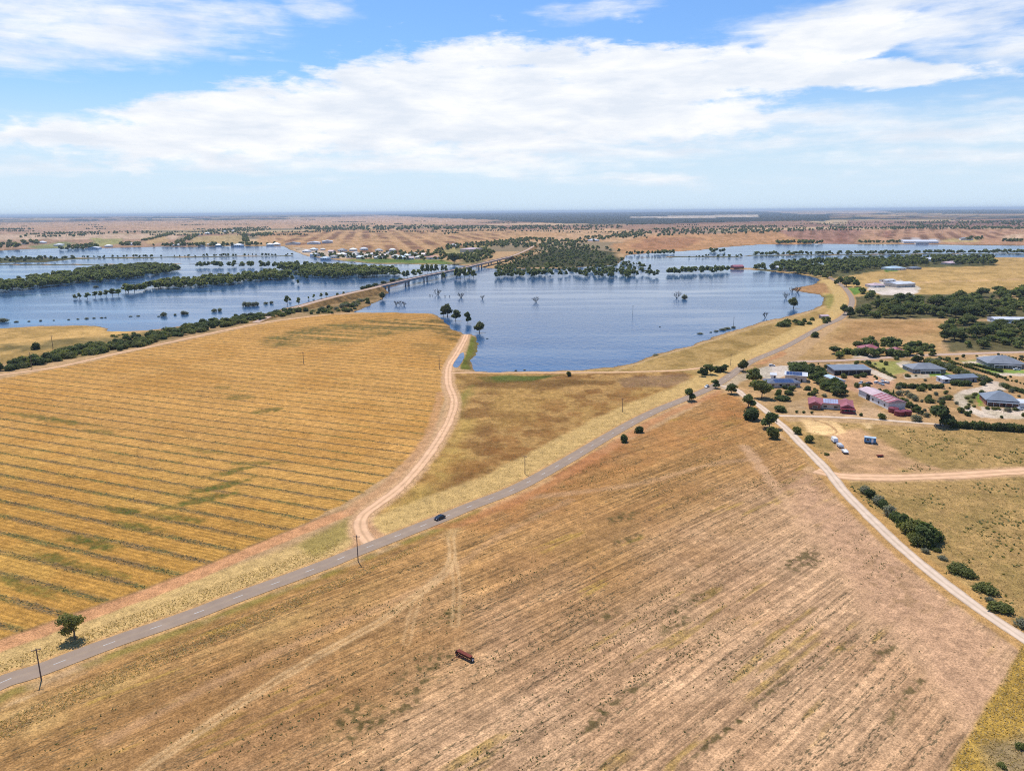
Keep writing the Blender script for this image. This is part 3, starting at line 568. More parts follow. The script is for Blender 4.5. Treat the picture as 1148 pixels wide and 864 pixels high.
# ------------------------------------------------------------------ water
def water():
    m, nt, b = newmat('river water'); lk = nt.links.new; M['water'] = m
    g = nd(nt, 'ShaderNodeNewGeometry')
    def noise(sc, stretch, det, rot=0.0):
        mp = nd(nt, 'ShaderNodeMapping'); mp.inputs['Scale'].default_value = stretch; mp.inputs['Rotation'].default_value = (0, 0, rot); lk(g.outputs['Position'], mp.inputs['Vector'])
        n = nd(nt, 'ShaderNodeTexNoise', i_Scale=sc, i_Detail=det, i_Roughness=.6); lk(mp.outputs[0], n.inputs['Vector']); return n
    w1 = noise(.18, (1, .55, 1), 4.0, .25); w2 = noise(.035, (1, .5, 1), 3.0, .25)
    lane = noise(.006, (.55, 3.2, 1), 4.0, -.10); 
    ad = nd(nt, 'ShaderNodeMath', operation='MULTIPLY_ADD'); ad.inputs[1].default_value = .7; lk(w2.outputs[0], ad.inputs[0]); lk(w1.outputs[0], ad.inputs[2])
    bp = nd(nt, 'ShaderNodeBump', i_Strength=1.0, i_Distance=.36); lk(ad.outputs[0], bp.inputs['Height']); lk(bp.outputs[0], b.inputs['Normal'])
    r = nd(nt, 'ShaderNodeMapRange', i_From_Min=.50, i_From_Max=.64, i_To_Min=.17, i_To_Max=.08); lk(lane.outputs[0], r.inputs[0]); lk(r.outputs[0], b.inputs['Roughness'])
    st = nd(nt, 'ShaderNodeMapRange', i_From_Min=.48, i_From_Max=.64, i_To_Min=1.0, i_To_Max=.18); lk(lane.outputs[0], st.inputs[0]); lk(st.outputs[0], bp.inputs['Strength'])
    cr = nd(nt, 'ShaderNodeValToRGB'); cr.color_ramp.elements[0].color = (.020, .064, .148, 1); cr.color_ramp.elements[1].color = (.040, .102, .20, 1); cr.color_ramp.elements[0].position = .35; cr.color_ramp.elements[1].position = .65
    lk(lane.outputs[0], cr.inputs[0]); lk(cr.outputs[0], b.inputs['Base Color'])
    b.inputs['IOR'].default_value = 1.33; b.inputs['Specular IOR Level'].default_value = .5
    mb = MB(); mb.add([(-6000,380,0),(6000,380,0),(6000,4600,0),(-6000,4600,0)], [(0,1,2,3)]); o = link('river', mb.mesh('river', m)); o['kind'] = 'structure'
# ------------------------------------------------------------------ trees
def leaves(lobes, n, size, seed, flat=.35):
    r = np.random.default_rng(seed); L = np.array(lobes, float); vol = L[:, 3]*L[:, 4]*L[:, 5]; pr = vol**.75; pr /= pr.sum()
    k = r.choice(len(L), n, p=pr); d = r.normal(size=(n, 3)); d /= np.linalg.norm(d, axis=1)[:, None]
    rad = .35+.65*r.random(n)**.45; rad *= (1+.22*np.sin(d[:, 0]*7+k*2.1)*np.cos(d[:, 1]*6+k))
    c = L[k, :3]+d*L[k, 3:6]*rad[:, None]; nn = d/L[k, 3:6]; nn /= np.linalg.norm(nn, axis=1)[:, None]
    nn = nn+r.normal(size=(n, 3))*.50+np.array([0, 0, .35]); nn /= np.linalg.norm(nn, axis=1)[:, None]
    t = np.cross(nn, r.normal(size=(n, 3))); t /= np.linalg.norm(t, axis=1)[:, None]+1e-9; b = np.cross(nn, t)
    s = size*(.55+.9*r.random(n))[:, None]; q = []
    for a_, b_ in ((-1, -.55), (.9, -.8), (1.05, .6), (-.7, .95)):
        q.append(c+t*s*a_*(.7+.5*r.random(n))[:, None]+b*s*b_*(.6+.5*r.random(n))[:, None])
    V = np.stack(q, 1).reshape(-1, 3); V[:, 2] = np.maximum(V[:, 2], .02)
    return V, np.arange(n*4).reshape(-1, 4)
def lobeset(h, w, n, seed, base=.35, oneside=0):
    r = random.Random(seed); out = []
    for i in range(n):
        a = 2*math.pi*(i+r.random()*.7)/n; q = r.uniform(.25, .62)*w/2; z = h*r.uniform(base+.12, .84); s = w*r.uniform(.13, .25)
        out.append((math.cos(a)*q+oneside*w*.2, math.sin(a)*q, z, s*r.uniform(.9, 1.25), s*r.uniform(.9, 1.25), s*r.uniform(.6, .95)))
    out.append((oneside*w*.1, 0, h*.80, w*.24, w*.24, h*.19)); return out
def trunk_mb(h, lobes, seed, r0=.035):
    r = random.Random(seed); mb = MB(); top = Vector((lobes[-1][0]*.7, lobes[-1][1]*.7, h*.62)); mid = Vector((r.uniform(-.03, .03)*h, r.uniform(-.03, .03)*h, h*.3))
    mb.tube([(0, 0, -.3), mid, top], [h*r0, h*r0*.75, h*r0*.35], 7)
    for l in lobes[:-1]:
        s = mid.lerp(top, r.uniform(0, .5)); e = Vector(l[:3]); c = s.lerp(e, .5)+Vector((0, 0, -.04*h)); mb.tube([s, c, e], [h*r0*.5, h*r0*.35, h*r0*.14], 5)
    return mb
def np_mesh(name, V, Fq, mat, extra=None):
    me = bpy.data.meshes.new(name); nf = len(Fq)
    me.vertices.add(len(V)); me.vertices.foreach_set('co', np.asarray(V, np.float32).ravel()); me.loops.add(nf*4); me.polygons.add(nf)
    me.loops.foreach_set('vertex_index', np.asarray(Fq, np.int32).ravel()); me.polygons.foreach_set('loop_start', (np.arange(nf)*4).astype(np.int32)); me.update(); me.validate(); me.materials.append(mat)
    return me
PROTO = {}; LOD = {}
def tree_proto(key, h, w, nl, nleaf, size, seed, mat, base=.35, nm='gum_tree', side=0, r0=.03):
    lb = lobeset(h, w, nl, seed, base, side); V, Q = leaves(lb, nleaf, size, seed)
    LOD[key] = (V, Q[::4], h); PROTO[key] = (nm, trunk_mb(h, lb, seed, r0).mesh('trunk', M['bark'], True), np_mesh('crown', V, Q, mat), h)
def bush_proto(key, h, w, n, nleaf, size, seed, mat, nm='shrub'):
    r = random.Random(seed); lb = []
    for i in range(n):
        a = 2*math.pi*i/n+r.random(); q = w*r.uniform(.1, .3); s = w*r.uniform(.2, .3); lb.append((math.cos(a)*q, math.sin(a)*q, h*r.uniform(.25, .55), s, s, h*r.uniform(.3, .42)))
    lb.append((0, 0, h*.5, w*.3, w*.3, h*.46)); V, Q = leaves(lb, nleaf, size, seed)
    LOD[key] = (V, Q[::3], h); PROTO[key] = (nm, None, np_mesh('foliage', V, Q, mat), h)
def far_proto(key, h, w, nl, nleaf, size, seed, mats, base=.25, nm='gum_tree'):
    lb = lobeset(h, w, nl, seed, base); V, Q = leaves(lb, nleaf, size, seed)
    mb = MB(); mb.tube([(0, 0, -.5), (0, 0, h*.35), (.3, .2, h*.65)], [h*.028, h*.02, h*.01], 5, 1)
    for l in lb[:3]: mb.tube([(0, 0, h*.3), l[:3]], [h*.016, h*.005], 4, 1)
    mb.add(V, [tuple(q) for q in Q], 0); PROTO[key] = (nm, 'single', mb.mesh('gum_tree', mats), h)
    LOD[key] = (V, Q, h)
def protos():
    tree_proto('hero', 9, 9.4, 11, 2100, .25, 5, M['gumn2'], .20, 'gum_tree', -.6, .04)
    tree_proto('gumA', 10, 8.8, 10, 1700, .42, 21, M['gumn'], .28); tree_proto('gumB', 10, 8.0, 9, 1500, .42, 22, M['gumn2'], .25); tree_proto('gumC', 10, 11, 12, 1900, .45, 23, M['gumn'], .22); tree_proto('gumD', 10, 9.2, 9, 1600, .45, 24, M['darkl'], .15)
    bush_proto('bushA', 4, 5.2, 6, 1300, .24, 31, M['shrubl']); bush_proto('bushB', 4, 5.8, 7, 1300, .25, 32, M['darkl']); bush_proto('bushC', 4, 6.4, 6, 1100, .26, 33, M['shrubl']); bush_proto('bushG', 4, 6.0, 6, 800, .24, 34, M['greyl'])
    bush_proto('ball', 1.6, 1.7, 5, 300, .14, 35, M['darkl'], 'clipped_shrub')
    for i, (mt, w) in enumerate([('gum', 10), ('gum2', 9), ('gum', 11.5), ('gum2', 10.5), ('gum', 8)]): far_proto('far%d' % i, 12, w, 5, 300, .95, 41+i, [M[mt], M['bark']])
    # conifer
    lb = [(0, 0, 5*k/9+.4, 1.3*(1-k/10), 1.3*(1-k/10), .5) for k in range(10)]; V, Q = leaves(lb, 1000, .2, 51); mb = MB(); mb.tube([(0, 0, -.2), (0, 0, 2)], [.15, .08])
    PROTO['conifer'] = ('conifer', mb.mesh('trunk', M['bark']), np_mesh('crown', V, Q, M['darkl']), 6)
    # bare flooded trees
    for j in range(3):
        r = random.Random(60+j); mb = MB(); h = 10
        def br(p, d, l, rad, lev):
            e = p+d*l; mb.tube([p, p.lerp(e, .5)+Vector((r.uniform(-.06, .06)*l, r.uniform(-.06, .06)*l, .03*l)), e], [rad, rad*.8, rad*.55], 4)
            if lev < 3:
                for _ in range(3): br(p.lerp(e, r.uniform(.45, 1)), (d+Vector((r.uniform(-.75, .75), r.uniform(-.75, .75), r.uniform(-.1, .5)))).normalized(), l*r.uniform(.5, .75), rad*.62, lev+1)
        for q in range(5): br(Vector((0, 0, -.6)), Vector((math.cos(q*1.26+r.random())*r.uniform(.3, .75), math.sin(q*1.26+r.random())*r.uniform(.3, .75), 1)).normalized(), r.uniform(3.2, 4.6), .20, 0)
        PROTO['dead%d' % j] = ('bare_tree', 'single', mb.mesh('bare_tree', M['deadwood']), h)
COUNT = {}; PLAN = []
def plant(key, x, y, h, label, cat='tree', group=None, wide=1.0, rz=None, name=None, zb=None, now=True):
    nm, tr, cr, h0 = PROTO[key]; nm = name or nm
    if not now: PLAN.append((nm, key, x, y, h, label, cat, group, wide)); return None
    s = h/h0; z = max(hz(x, y), -.25) if zb is None else zb
    rz = random.uniform(0, 6.28) if rz is None else rz; sc = (s*wide, s*wide*random.uniform(.9, 1.1), s)
    if tr == 'single' or tr is None:
        o = link(nm, cr, None, (x, y, z), rz, sc)
    else:
        o = link(nm, None, None, (x, y, z), rz, sc); o.empty_display_size = .5; link('trunk', tr, o); link('crown', cr, o)
    tag(o, label, cat, group); COUNT[nm] = COUNT.get(nm, 0)+1; return o
def in_frame(x, y):
    d = y*math.cos(PITCH)+CAMH*math.sin(PITCH); return abs(x)/max(d, 1)*F < 600
def settle():
    """the largest-looking 300 of a kind stand as objects of their own; the rest go into the far masses"""
    for nm in sorted(set(p[0] for p in PLAN)):
        L = [p for p in PLAN if p[0] == nm]; L.sort(key=lambda p: (in_frame(p[2], p[3]), p[4]*p[8]**.5/math.hypot(p[2], p[3])), reverse=True); room = 298-COUNT.get(nm, 0)
        for i, (n_, key, x, y, h, label, cat, group, wide) in enumerate(L):
            if i < room: plant(key, x, y, h, label, cat, group, wide, name=n_)
            else: (STUFF if nm == 'gum_tree' else STUFF2).append((key, x, y, h, wide))
def inpoly(poly_px, n, seed, mind=0.0, excl=(), dens=None):
    Q = GP(poly_px, .3); r = np.random.default_rng(seed); lo, hi = Q.min(0), Q.max(0); out = []; tries = 0
    while len(out) < n and tries < 60:
        p = lo+r.random((n*3, 2))*(hi-lo); ok = sdist(Q, p[:, 0], p[:, 1]) > 0; p = p[ok]; tries += 1
        for a in p:
            if len(out) >= n: break
            if any((a[0]-ex)**2+(a[1]-ey)**2 < er*er for ex, ey, er in excl): continue
            if mind and any((a[0]-b[0])**2+(a[1]-b[1])**2 < mind*mind for b in out[-400:]): continue
            out.append(a)
    return out
BUILT = []   # (x, y, radius) of houses, kept clear of trees
STUFF2 = []; STUFF = []   # (lod key, x, y, h, wide)
def belt(poly, n, hmin, hmax, label, group, seed, mind=5, singles=40, keys=('far0', 'far1', 'far2', 'far3', 'far4'), wide=1.0, excl=None, cat='tree', name=None):
    pts = inpoly(poly, n, seed, mind, BUILT if excl is None else excl); r = random.Random(seed)
    for p in pts:
        k = r.choice(keys); h = r.uniform(hmin, hmax); w = wide*r.uniform(.85, 1.25)
        if singles: plant(k, p[0], p[1], h, label, cat, group, w, name=name or ('shrub' if cat == 'shrub' else 'gum_tree'), now=False)
        else: STUFF.append((k, p[0], p[1], h, w))
def row(a, b, n, key, h, label, group, jit=.4, wide=1.0, cat='hedge shrub', name='hedge_shrub'):
    A, B = np.array(G(*a)), np.array(G(*b)); r = random.Random(int(a[0]*7+b[1]))
    for i in range(n):
        p = A+(B-A)*((i+.5)/n)+np.array([r.uniform(-jit, jit), r.uniform(-jit, jit)]); k = key if isinstance(key, str) else r.choice(key)
        plant(k, p[0], p[1], h*r.uniform(.8, 1.2), label, cat, group, wide, name=name)
def stuff_mass(name, items, mat, label, cat):
    Vs = []; Qs = []; off = 0; r = np.random.default_rng(5)
    for k, x, y, h, w in items:
        V, Q, h0 = LOD[k]; far = math.hypot(x, y); base = 1 if k.startswith('far') else (2 if k.startswith('gum') else 1.73)
        step = 1 if far < 2300 else (2 if far < 4200 else 4); Q = Q[::step]; idx = Q.ravel(); Vv = V[idx].copy(); g = math.sqrt(step)*base
        if g > 1:
            c = Vv.reshape(-1, 4, 3).mean(1, keepdims=True); Vv = (c+(Vv.reshape(-1, 4, 3)-c)*g).reshape(-1, 3)
        a = r.random()*6.28; ca, sa = math.cos(a), math.sin(a); s = h/h0; X = (Vv[:, 0]*ca-Vv[:, 1]*sa)*s*w+x; Y = (Vv[:, 0]*sa+Vv[:, 1]*ca)*s*w+y
        Vs.append(np.stack([X, Y, Vv[:, 2]*s+.2], 1)); Qs.append(np.arange(len(Vv)).reshape(-1, 4)+off); off += len(Vv)
    if not items: return
    o = link(name, np_mesh(name, np.concatenate(Vs), np.concatenate(Qs), mat)); o['kind'] = 'stuff'; tag(o, label, cat)
def stuff_woods():
    stuff_mass('distant_woods', STUFF, M['gum'], 'far tree lines and woods massed across the flood plain and farmland', 'woodland')
    stuff_mass('distant_scrub', STUFF2, M['shrubl'], 'scrub thickening the long shrub belt along the stubble paddock', 'scrub')
# ------------------------------------------------------------------ buildings
def win(root, x, y, z, w, h, nx, ny):
    """window on a wall facing (nx,ny) in house space"""
    f = MB(); p = MB(); t = .10
    if abs(ny): 
        s = ny; f.box(x-w/2-.1, x+w/2+.1, min(y, y+s*.05), max(y, y+s*.05), z-.1, z+h+.1); p.box(x-w/2, x+w/2, min(y+s*.045, y+s*.08), max(y+s*.045, y+s*.08), z, z+h)
    else:
        s = nx; f.box(min(x, x+s*.05), max(x, x+s*.05), y-w/2-.1, y+w/2+.1, z-.1, z+h+.1); p.box(min(x+s*.045, x+s*.08), max(x+s*.045, x+s*.08), y-w/2, y+w/2, z, z+h)
    o = part('window', f, M['white'], root); link('pane', p.mesh('pane', M['glass']), o)
def hip(mb, x0, x1, y0, y1, z, rh, ov=.6, kind='hip'):
    x0 -= ov; x1 += ov; y0 -= ov; y1 += ov; t = .18; w, d = x1-x0, y1-y0
    base = [(x0,y0,z),(x1,y0,z),(x1,y1,z),(x0,y1,z)]; ev = [(p[0], p[1], z+t) for p in base]
    if w >= d:
        i = d/2*(1 if kind == 'hip' else 0.0); r = [(x0+i, (y0+y1)/2, z+t+rh), (x1-i, (y0+y1)/2, z+t+rh)]
        top = [(4,5,9,8),(6,7,8,9),(5,6,9),(7,4,8)]
    else:
        i = w/2*(1 if kind == 'hip' else 0.0); r = [((x0+x1)/2, y0+i, z+t+rh), ((x0+x1)/2, y1-i, z+t+rh)]
        top = [(7,4,8,9),(5,6,9,8),(4,5,8),(6,7,9)]
    mb.add(base+ev+r, [(3,2,1,0),(0,1,5,4),(1,2,6,5),(2,3,7,6),(3,0,4,7)]+top); return mb
def house(name, label, A, B, depth, wh, rh, wm, rm, roof='hip', nw=3, door=None, group=None, cat='house', chimney=None, front=None, verandah=None, clear=True, ends=1):
    a, b = np.array(G(*A)), np.array(G(*B)); L = np.linalg.norm(b-a); d = (b-a)/L; n = np.array([-d[1], d[0]])
    if n[1] < 0: n = -n
    c = (a+b)/2+n*depth/2; rz = math.atan2(d[1], d[0]); root = thing(name, label, cat, (c[0], c[1], hz(c[0], c[1])), rz, group)
    hx, hy = L/2, depth/2
    part('wall', MB().box(-hx, hx, -hy, hy, -.3, wh), M[wm], root)
    if roof in ('hip', 'gable'):
        rf = part('roof', hip(MB(), -hx, hx, -hy, hy, wh+.004, rh, .6, roof), M[rm], root)
    else:
        mb = MB(); o_ = .5; mb.add([(-hx-o_,-hy-o_,wh+.01),(hx+o_,-hy-o_,wh+.01),(hx+o_,hy+o_,wh+rh),(-hx-o_,hy+o_,wh+rh),(-hx-o_,-hy-o_,wh+.2),(hx+o_,-hy-o_,wh+.2),(hx+o_,hy+o_,wh+rh+.19),(-hx-o_,hy+o_,wh+rh+.19)], [(3,2,1,0),(4,5,6,7),(0,1,5,4),(1,2,6,5),(2,3,7,6),(3,0,4,7)])
        rf = part('roof', mb, M[rm], root)
    for k in range(nw):
        x = -hx+L*(k+.5)/nw
        if door is not None and abs(x-door*hx) < 1.2: continue
        win(root, x, -hy, .95, min(1.9, L/nw*.55), 1.25, 0, -1)
    if ends:
        for s in (-1, 1): win(root, s*hx, 0, .95, min(1.6, depth*.3), 1.2, s, 0)
    if door is not None:
        x = door*hx; dr = part('door', MB().box(x-.5, x+.5, -hy-.06, -hy+.02, 0, 2.1), M['door_bay_shade'], root); link('handle', MB().box(x+.32, x+.38, -hy-.13, -hy-.06, 1.0, 1.12).mesh('handle', M['metal']), dr)
    if chimney: link('chimney', MB().box(chimney-.4, chimney+.4, .3, 1.1, wh+rh*.5, wh+rh+.9).mesh('chimney', M['redbrick']), rf)
    if verandah:
        x0, x1, dp, vm = verandah; mb = MB(); z = wh-.35
        mb.add([(x0,-hy-dp,z-.5),(x1,-hy-dp,z-.5),(x1,-hy-.02,z),(x0,-hy-.02,z),(x0,-hy-dp,z-.4),(x1,-hy-dp,z-.4),(x1,-hy-.02,z+.1),(x0,-hy-.02,z+.1)], [(3,2,1,0),(4,5,6,7),(0,1,5,4),(1,2,6,5),(2,3,7,6),(3,0,4,7)])
        vr = part('verandah', mb, M[vm], root); k = max(2, int((x1-x0)/3)+1)
        for i in range(k):
            x = x0+.15+(x1-x0-.3)*i/(k-1); link('post', MB().box(x-.08, x+.08, -hy-dp+.1, -hy-dp+.26, -.1, z-.5).mesh('post', M['white']), vr)
    if clear:
        for f in np.linspace(-1, 1, max(2, int(L/8)+1)):
            p = c+d*f*max(hx-3, 0); BUILT.append((p[0], p[1], depth/2+3.5))
    return root, c, d, n, hx, hy
def solar(root, x0, x1, hy, wh, rh, depth, mat, lo=.15, hi=.85, nx=4):
    """panels lying on the front roof slope"""
    hyo = hy+.6; mb = MB(); sl = rh/hyo
    for i in range(nx):
        a = x0+(x1-x0)*i/nx+.05; b = x0+(x1-x0)*(i+1)/nx-.05; y0, y1 = -hyo+hyo*lo, -hyo+hyo*hi; z0, z1 = wh+.184+sl*(hyo*lo)+.08, wh+.184+sl*(hyo*hi)+.08
        mb.add([(a,y0,z0),(b,y0,z0),(b,y1,z1),(a,y1,z1),(a,y0,z0+.05),(b,y0,z0+.05),(b,y1,z1+.05),(a,y1,z1+.05)], [(3,2,1,0),(4,5,6,7),(0,1,5,4),(1,2,6,5),(2,3,7,6),(3,0,4,7)])
    part('solar_panel', mb, M[mat], root)
def buildings():
    # red roofed homestead with two gabled wings
    r, c, d, n, hx, hy = house('farmhouse', 'long low house with red roof, glint-painted solar panels and two gabled wings', (907,457), (955,460.5), 9, 3.2, 2.0, 'cream', 'r_red', 'gable', 4, None)
    for s, dp, wm in ((-1, 3.0, 'redbrick'), (1, 5.0, 'redbrick')):
        x0, x1 = (-hx-.5, -hx+6.5) if s < 0 else (hx-6.5, hx+.5)
        part('wing_wall', MB().box(x0+.4, x1-.4, -hy-dp, hy+.8, -.3, 3.0), M[wm], r); part('wing_roof', hip(MB(), x0+.4, x1-.4, -hy-dp, hy+.8, 3.05, 1.7, .6, 'gable'), M['r_red'], r)
        win(r, (x0+x1)/2, -hy-dp, .9, 2.4, 1.3, 0, -1)
    solar(r, -hx+7.5, hx-7.5, hy, 3.2, 2.0, 9, 'solar_glint', .1, .9, 6)
    mb = MB(); x0 = hx-7; z = 2.6; mb.box(x0, hx+1, -hy-8.0, -hy-5.1, z, z+.14); v = part('verandah', mb, M['pinkred'], r)
    for x in (x0+.15, (x0+hx+1)/2, hx+.85): link('post', MB().box(x-.08, x+.08, -hy-7.9, -hy-7.74, -.1, z).mesh('post', M['pinkred']), v)
    link('rail', MB().box(x0+.1, hx+.9, -hy-7.86, -hy-7.78, .2, 1.1).mesh('rail', M['pinkred']), v)
    # long shed, half dusty half red roof
    A, B = (995.5,459.3), (1014.5,458.9); r, c, d, n, hx, hy = house('farm_shed', 'long cream shed with iron roof dusty pink behind and red striped in front', A, B, 34, 4.2, 1.5, 'white', 'r_dusty', 'gable', 0, None, cat='shed', ends=0)
    mb = MB(); o = hx+.6; z0 = 4.2+.184; sl = 1.5/o
    for k in range(5):
        y0 = -hy-.55+k*3.8; y1 = y0+2.5
        for s in (-1, 1): mb.add([(0,y0,z0+1.5+.03),(0,y1,z0+1.5+.03),(s*(o-.03),y1,z0+.03),(s*(o-.03),y0,z0+.03),(0,y0,z0+1.5+.09),(0,y1,z0+1.5+.09),(s*(o-.03),y1,z0+.09),(s*(o-.03),y0,z0+.09)], [(0,1,2,3),(7,6,5,4),(0,3,7,4),(1,5,6,2),(0,4,5,1),(3,2,6,7)])
    part('red_roof_sheet', mb, M['r_red'], r)
    for k in range(4): win(r, -hx, -hy+4+k*6.5, 1.2, 1.6, 1.4, -1, 0)
    part('door', MB().box(-hx-.05, -hx+.02, 3.5, 7.5, 0, 3.4), M['door_bay_shade'], r)
    # water tanks
    def tank(): 
        t = thing('water_tank', 'x', 'water tank', (0,0,0)); mb = MB(); nseg = 20
        mb.tube([(0,0,-.1),(0,0,2.5)], [2.7,2.7], nseg); part('tank_wall', mb, M['tankred'], t)
        mb = MB(); mb.tube([(0,0,2.503),(0,0,2.62),(0,0,3.1)], [2.78,2.72,.35], nseg); rf = part('tank_lid', mb, M['tankred'], t); link('hatch', MB().box(-.35,.35,-.35,.35,3.08,3.25).mesh('hatch', M['tankred']), rf); part('outlet_pipe', MB().tube([(2.6,0,.3),(3.2,0,.3),(3.2,0,-.1)], [.08,.08,.08]), M['metal'], t); return t
    t0 = None
    for (px, py), lb in zip([(1001.5,462), (1008,465.5), (1016,465)], ['dark red water tank nearest the corner of the long cream shed, left of three', 'dark red water tank in the middle, standing forward of the other two', 'dark red water tank at the right end of three by the shrubs']):
        x, y = G(px, py)
        if t0 is None: t0 = tank(); t0.location = (x, y, ZL); t0['label'] = lb; t0['group'] = 'water tanks by the long shed'
        else: dup(t0, (x, y, ZL), .4, None, lb, 'water tanks by the long shed')
        BUILT.append((x, y, 4))
    r, c, d, n, hx, hy = house('workshop', 'cream walled building with blue solar roof beside the concrete yard', (880,427), (904,428.6), 10, 4.2, 1.6, 'cream', 'r_pale', 'gable', 3, .55, cat='building'); solar(r, -hx+.5, hx-3, hy, 4.2, 1.6, 10, 'solar', .08, .92, 5)
    r, c, d, n, hx, hy = house('house', 'low house with a dark blue solar panel roof behind shrubs', (862,434.5), (897,434), 12, 2.9, 1.9, 'cream', 'r_dark', 'hip', 4, .1); solar(r, -hx+4, hx-4, hy, 2.9, 1.9, 12, 'solar', .12, .75, 6)
    house('outbuilding', 'small white shed at the edge of the concrete yard', (864,424.5), (870,424.8), 4, 2.6, .6, 'white', 'r_pale', 'skillion', 1, .4, cat='shed')
    r, c, d, n, hx, hy = house('machinery_shed', 'long open fronted grey blue shed on the dirt yard', (935,420.5), (976,420), 12, 3.6, 1.2, 'greywall', 'r_blue', 'skillion', 0, None, cat='shed', ends=0)
    for k in range(5): part('bay_shade_panel', MB().box(-hx+L5(hx, k)+.3, -hx+L5(hx, k+1)-.3, -hy-.06, -hy+.02, 0, 3.0), M['door_bay_shade'], r)  # dark panels on the solid front, painting the shade inside open bays
    house('lean_to', 'pale blue low shed running towards the trees below the machinery shed', (938,431.5), (947,431.2), 16, 2.6, 1.0, 'white', 'r_cyan', 'gable', 1, None, cat='shed')
    house('house', 'grey hip roofed house with pale lawn and curved driveway', (1023,418.3), (1060,418.3), 15, 2.9, 3.0, 'greywall', 'r_grey', 'hip', 5, .2, verandah=(-7, 7, 2.2, 'r_grey'))
    house('garage', 'blue grey shed below the hedged grey house', (1067,429.3), (1095,427.8), 9, 3.0, 1.6, 'greywall', 'r_blue', 'gable', 3, .7, cat='shed')
    house('carport', 'small white lean-to at the left end of the blue grey shed', (1056.5,429.4), (1065,429.2), 7, 2.6, .7, 'white', 'r_pale', 'skillion', 1, None, cat='shed')
    house('house', 'large dark grey hip roofed house behind the row of clipped shrubs', (1107,412), (1150,413.4), 21, 3.2, 4.4, 'greywall', 'r_grey', 'hip', 6, -.1, verandah=(-9, 9, 2.5, 'r_grey'))
    house('house', 'blue grey hip roofed house inside the loop of white gravel drive', (1105,453.8), (1141,456.3), 16, 3.1, 4.4, 'redbrick', 'r_blue', 'hip', 4, .15, verandah=(-8, 8, 2.2, 'r_blue'))
    house('carport', 'white roofed carport at the right end of the gravel loop house', (1142.5,456.8), (1156,457.5), 8, 2.7, .4, 'white', 'r_pale', 'skillion', 0, None, cat='carport')
    house('house', 'red roofed house half hidden in its garden trees', (969,396), (990,396), 15, 3, 3.2, 'cream', 'r_red', 'hip', 4, .1, chimney=2)
    house('house', 'dull red roofed cottage at the right of the garden trees', (1003,398), (1014,397.6), 11, 2.9, 2.4, 'redbrick', 'r_red', 'hip', 2, .4)
    house('farm_shed', 'long pale grey shed among dark trees at the right edge', (1115,362), (1158,362.5), 16, 3.6, 1.6, 'white', 'r_pale', 'gable', 4, None, cat='shed')
    house('farm_shed', 'short grey blue shed in front of the pale shed among dark trees', (1118,366), (1132,366), 10, 3.2, 1.2, 'greywall', 'r_blue', 'gable', 2, None, cat='shed')
    house('farm_shed', 'big pale grey shed on the pale concrete yard by the lake road', (1005,322.5), (1026,321.6), 26, 5, 2.2, 'cream', 'r_pale', 'gable', 3, None, cat='shed')
    house('house', 'pale house with brownish roof at the left of the concrete yard', (979,322.5), (992,322), 18, 3.2, 2.8, 'white', 'r_dusty', 'hip', 3, .3)
    house('outbuilding', 'low pale shed behind the house on the concrete yard', (993,316.5), (1004,316), 14, 3.2, 1.0, 'white', 'r_pale', 'gable', 2, None, cat='shed')
    house('house', 'house under a pale blue iron roof amid dense dark trees', (1011,335.4), (1026,334.8), 14, 3, 2.4, 'cream', 'r_cyan', 'hip', 3, .2)
    house('house', 'pale blue roofed house beside a green lawn at the wood edge', (999,303), (1016,302.4), 26, 3.4, 3.4, 'white', 'r_cyan', 'hip', 4, .2)
    house('house', 'low blue roofed house right of the green lawn', (1023,302.3), (1033,302), 16, 3.2, 2, 'greywall', 'r_blue', 'hip', 2, .2)
    house('house', 'white house with wide pale roof in the riverside wood', (1043,293), (1059,292.4), 34, 4, 3, 'white', 'r_pale', 'gable', 4, .1)
    house('house', 'cream house at the right end of the riverside wood', (1066,297), (1080,296.4), 24, 3.6, 3.2, 'cream', 'r_dusty', 'hip', 3, .2)
    house('house', 'white lakeside house farthest left on the north shore', (864,302.6), (873,302.9), 22, 4, 3, 'white', 'r_pale', 'gable', 3, .1)
    house('house', 'white lakeside house with broad grey roof in the middle of the north shore', (878,303.6), (890,304.2), 24, 4, 3.4, 'white', 'r_grey', 'hip', 3, .1)
    house('house', 'small cream lakeside house nearest the road bend', (910,307), (917,307.4), 16, 3.4, 2.6, 'cream', 'r_pale', 'hip', 2, .2)
    house('shelter', 'pale roofed picnic shelter between road and lake', (921,357.2), (929,357), 6, 2.6, 1.2, 'greywall', 'r_dusty', 'gable', 2, None, cat='shelter')
    house('boat_house', 'red brown boat sheds at the tip of the flooded north bank', (823,301.4), (834,301.2), 18, 4, 3, 'redbrick', 'r_red', 'gable', 3, None, cat='shed')
    for px, py in ((966,429), (976,429), (985,429), (993,429)): BUILT.append((*G(px, py), 7))
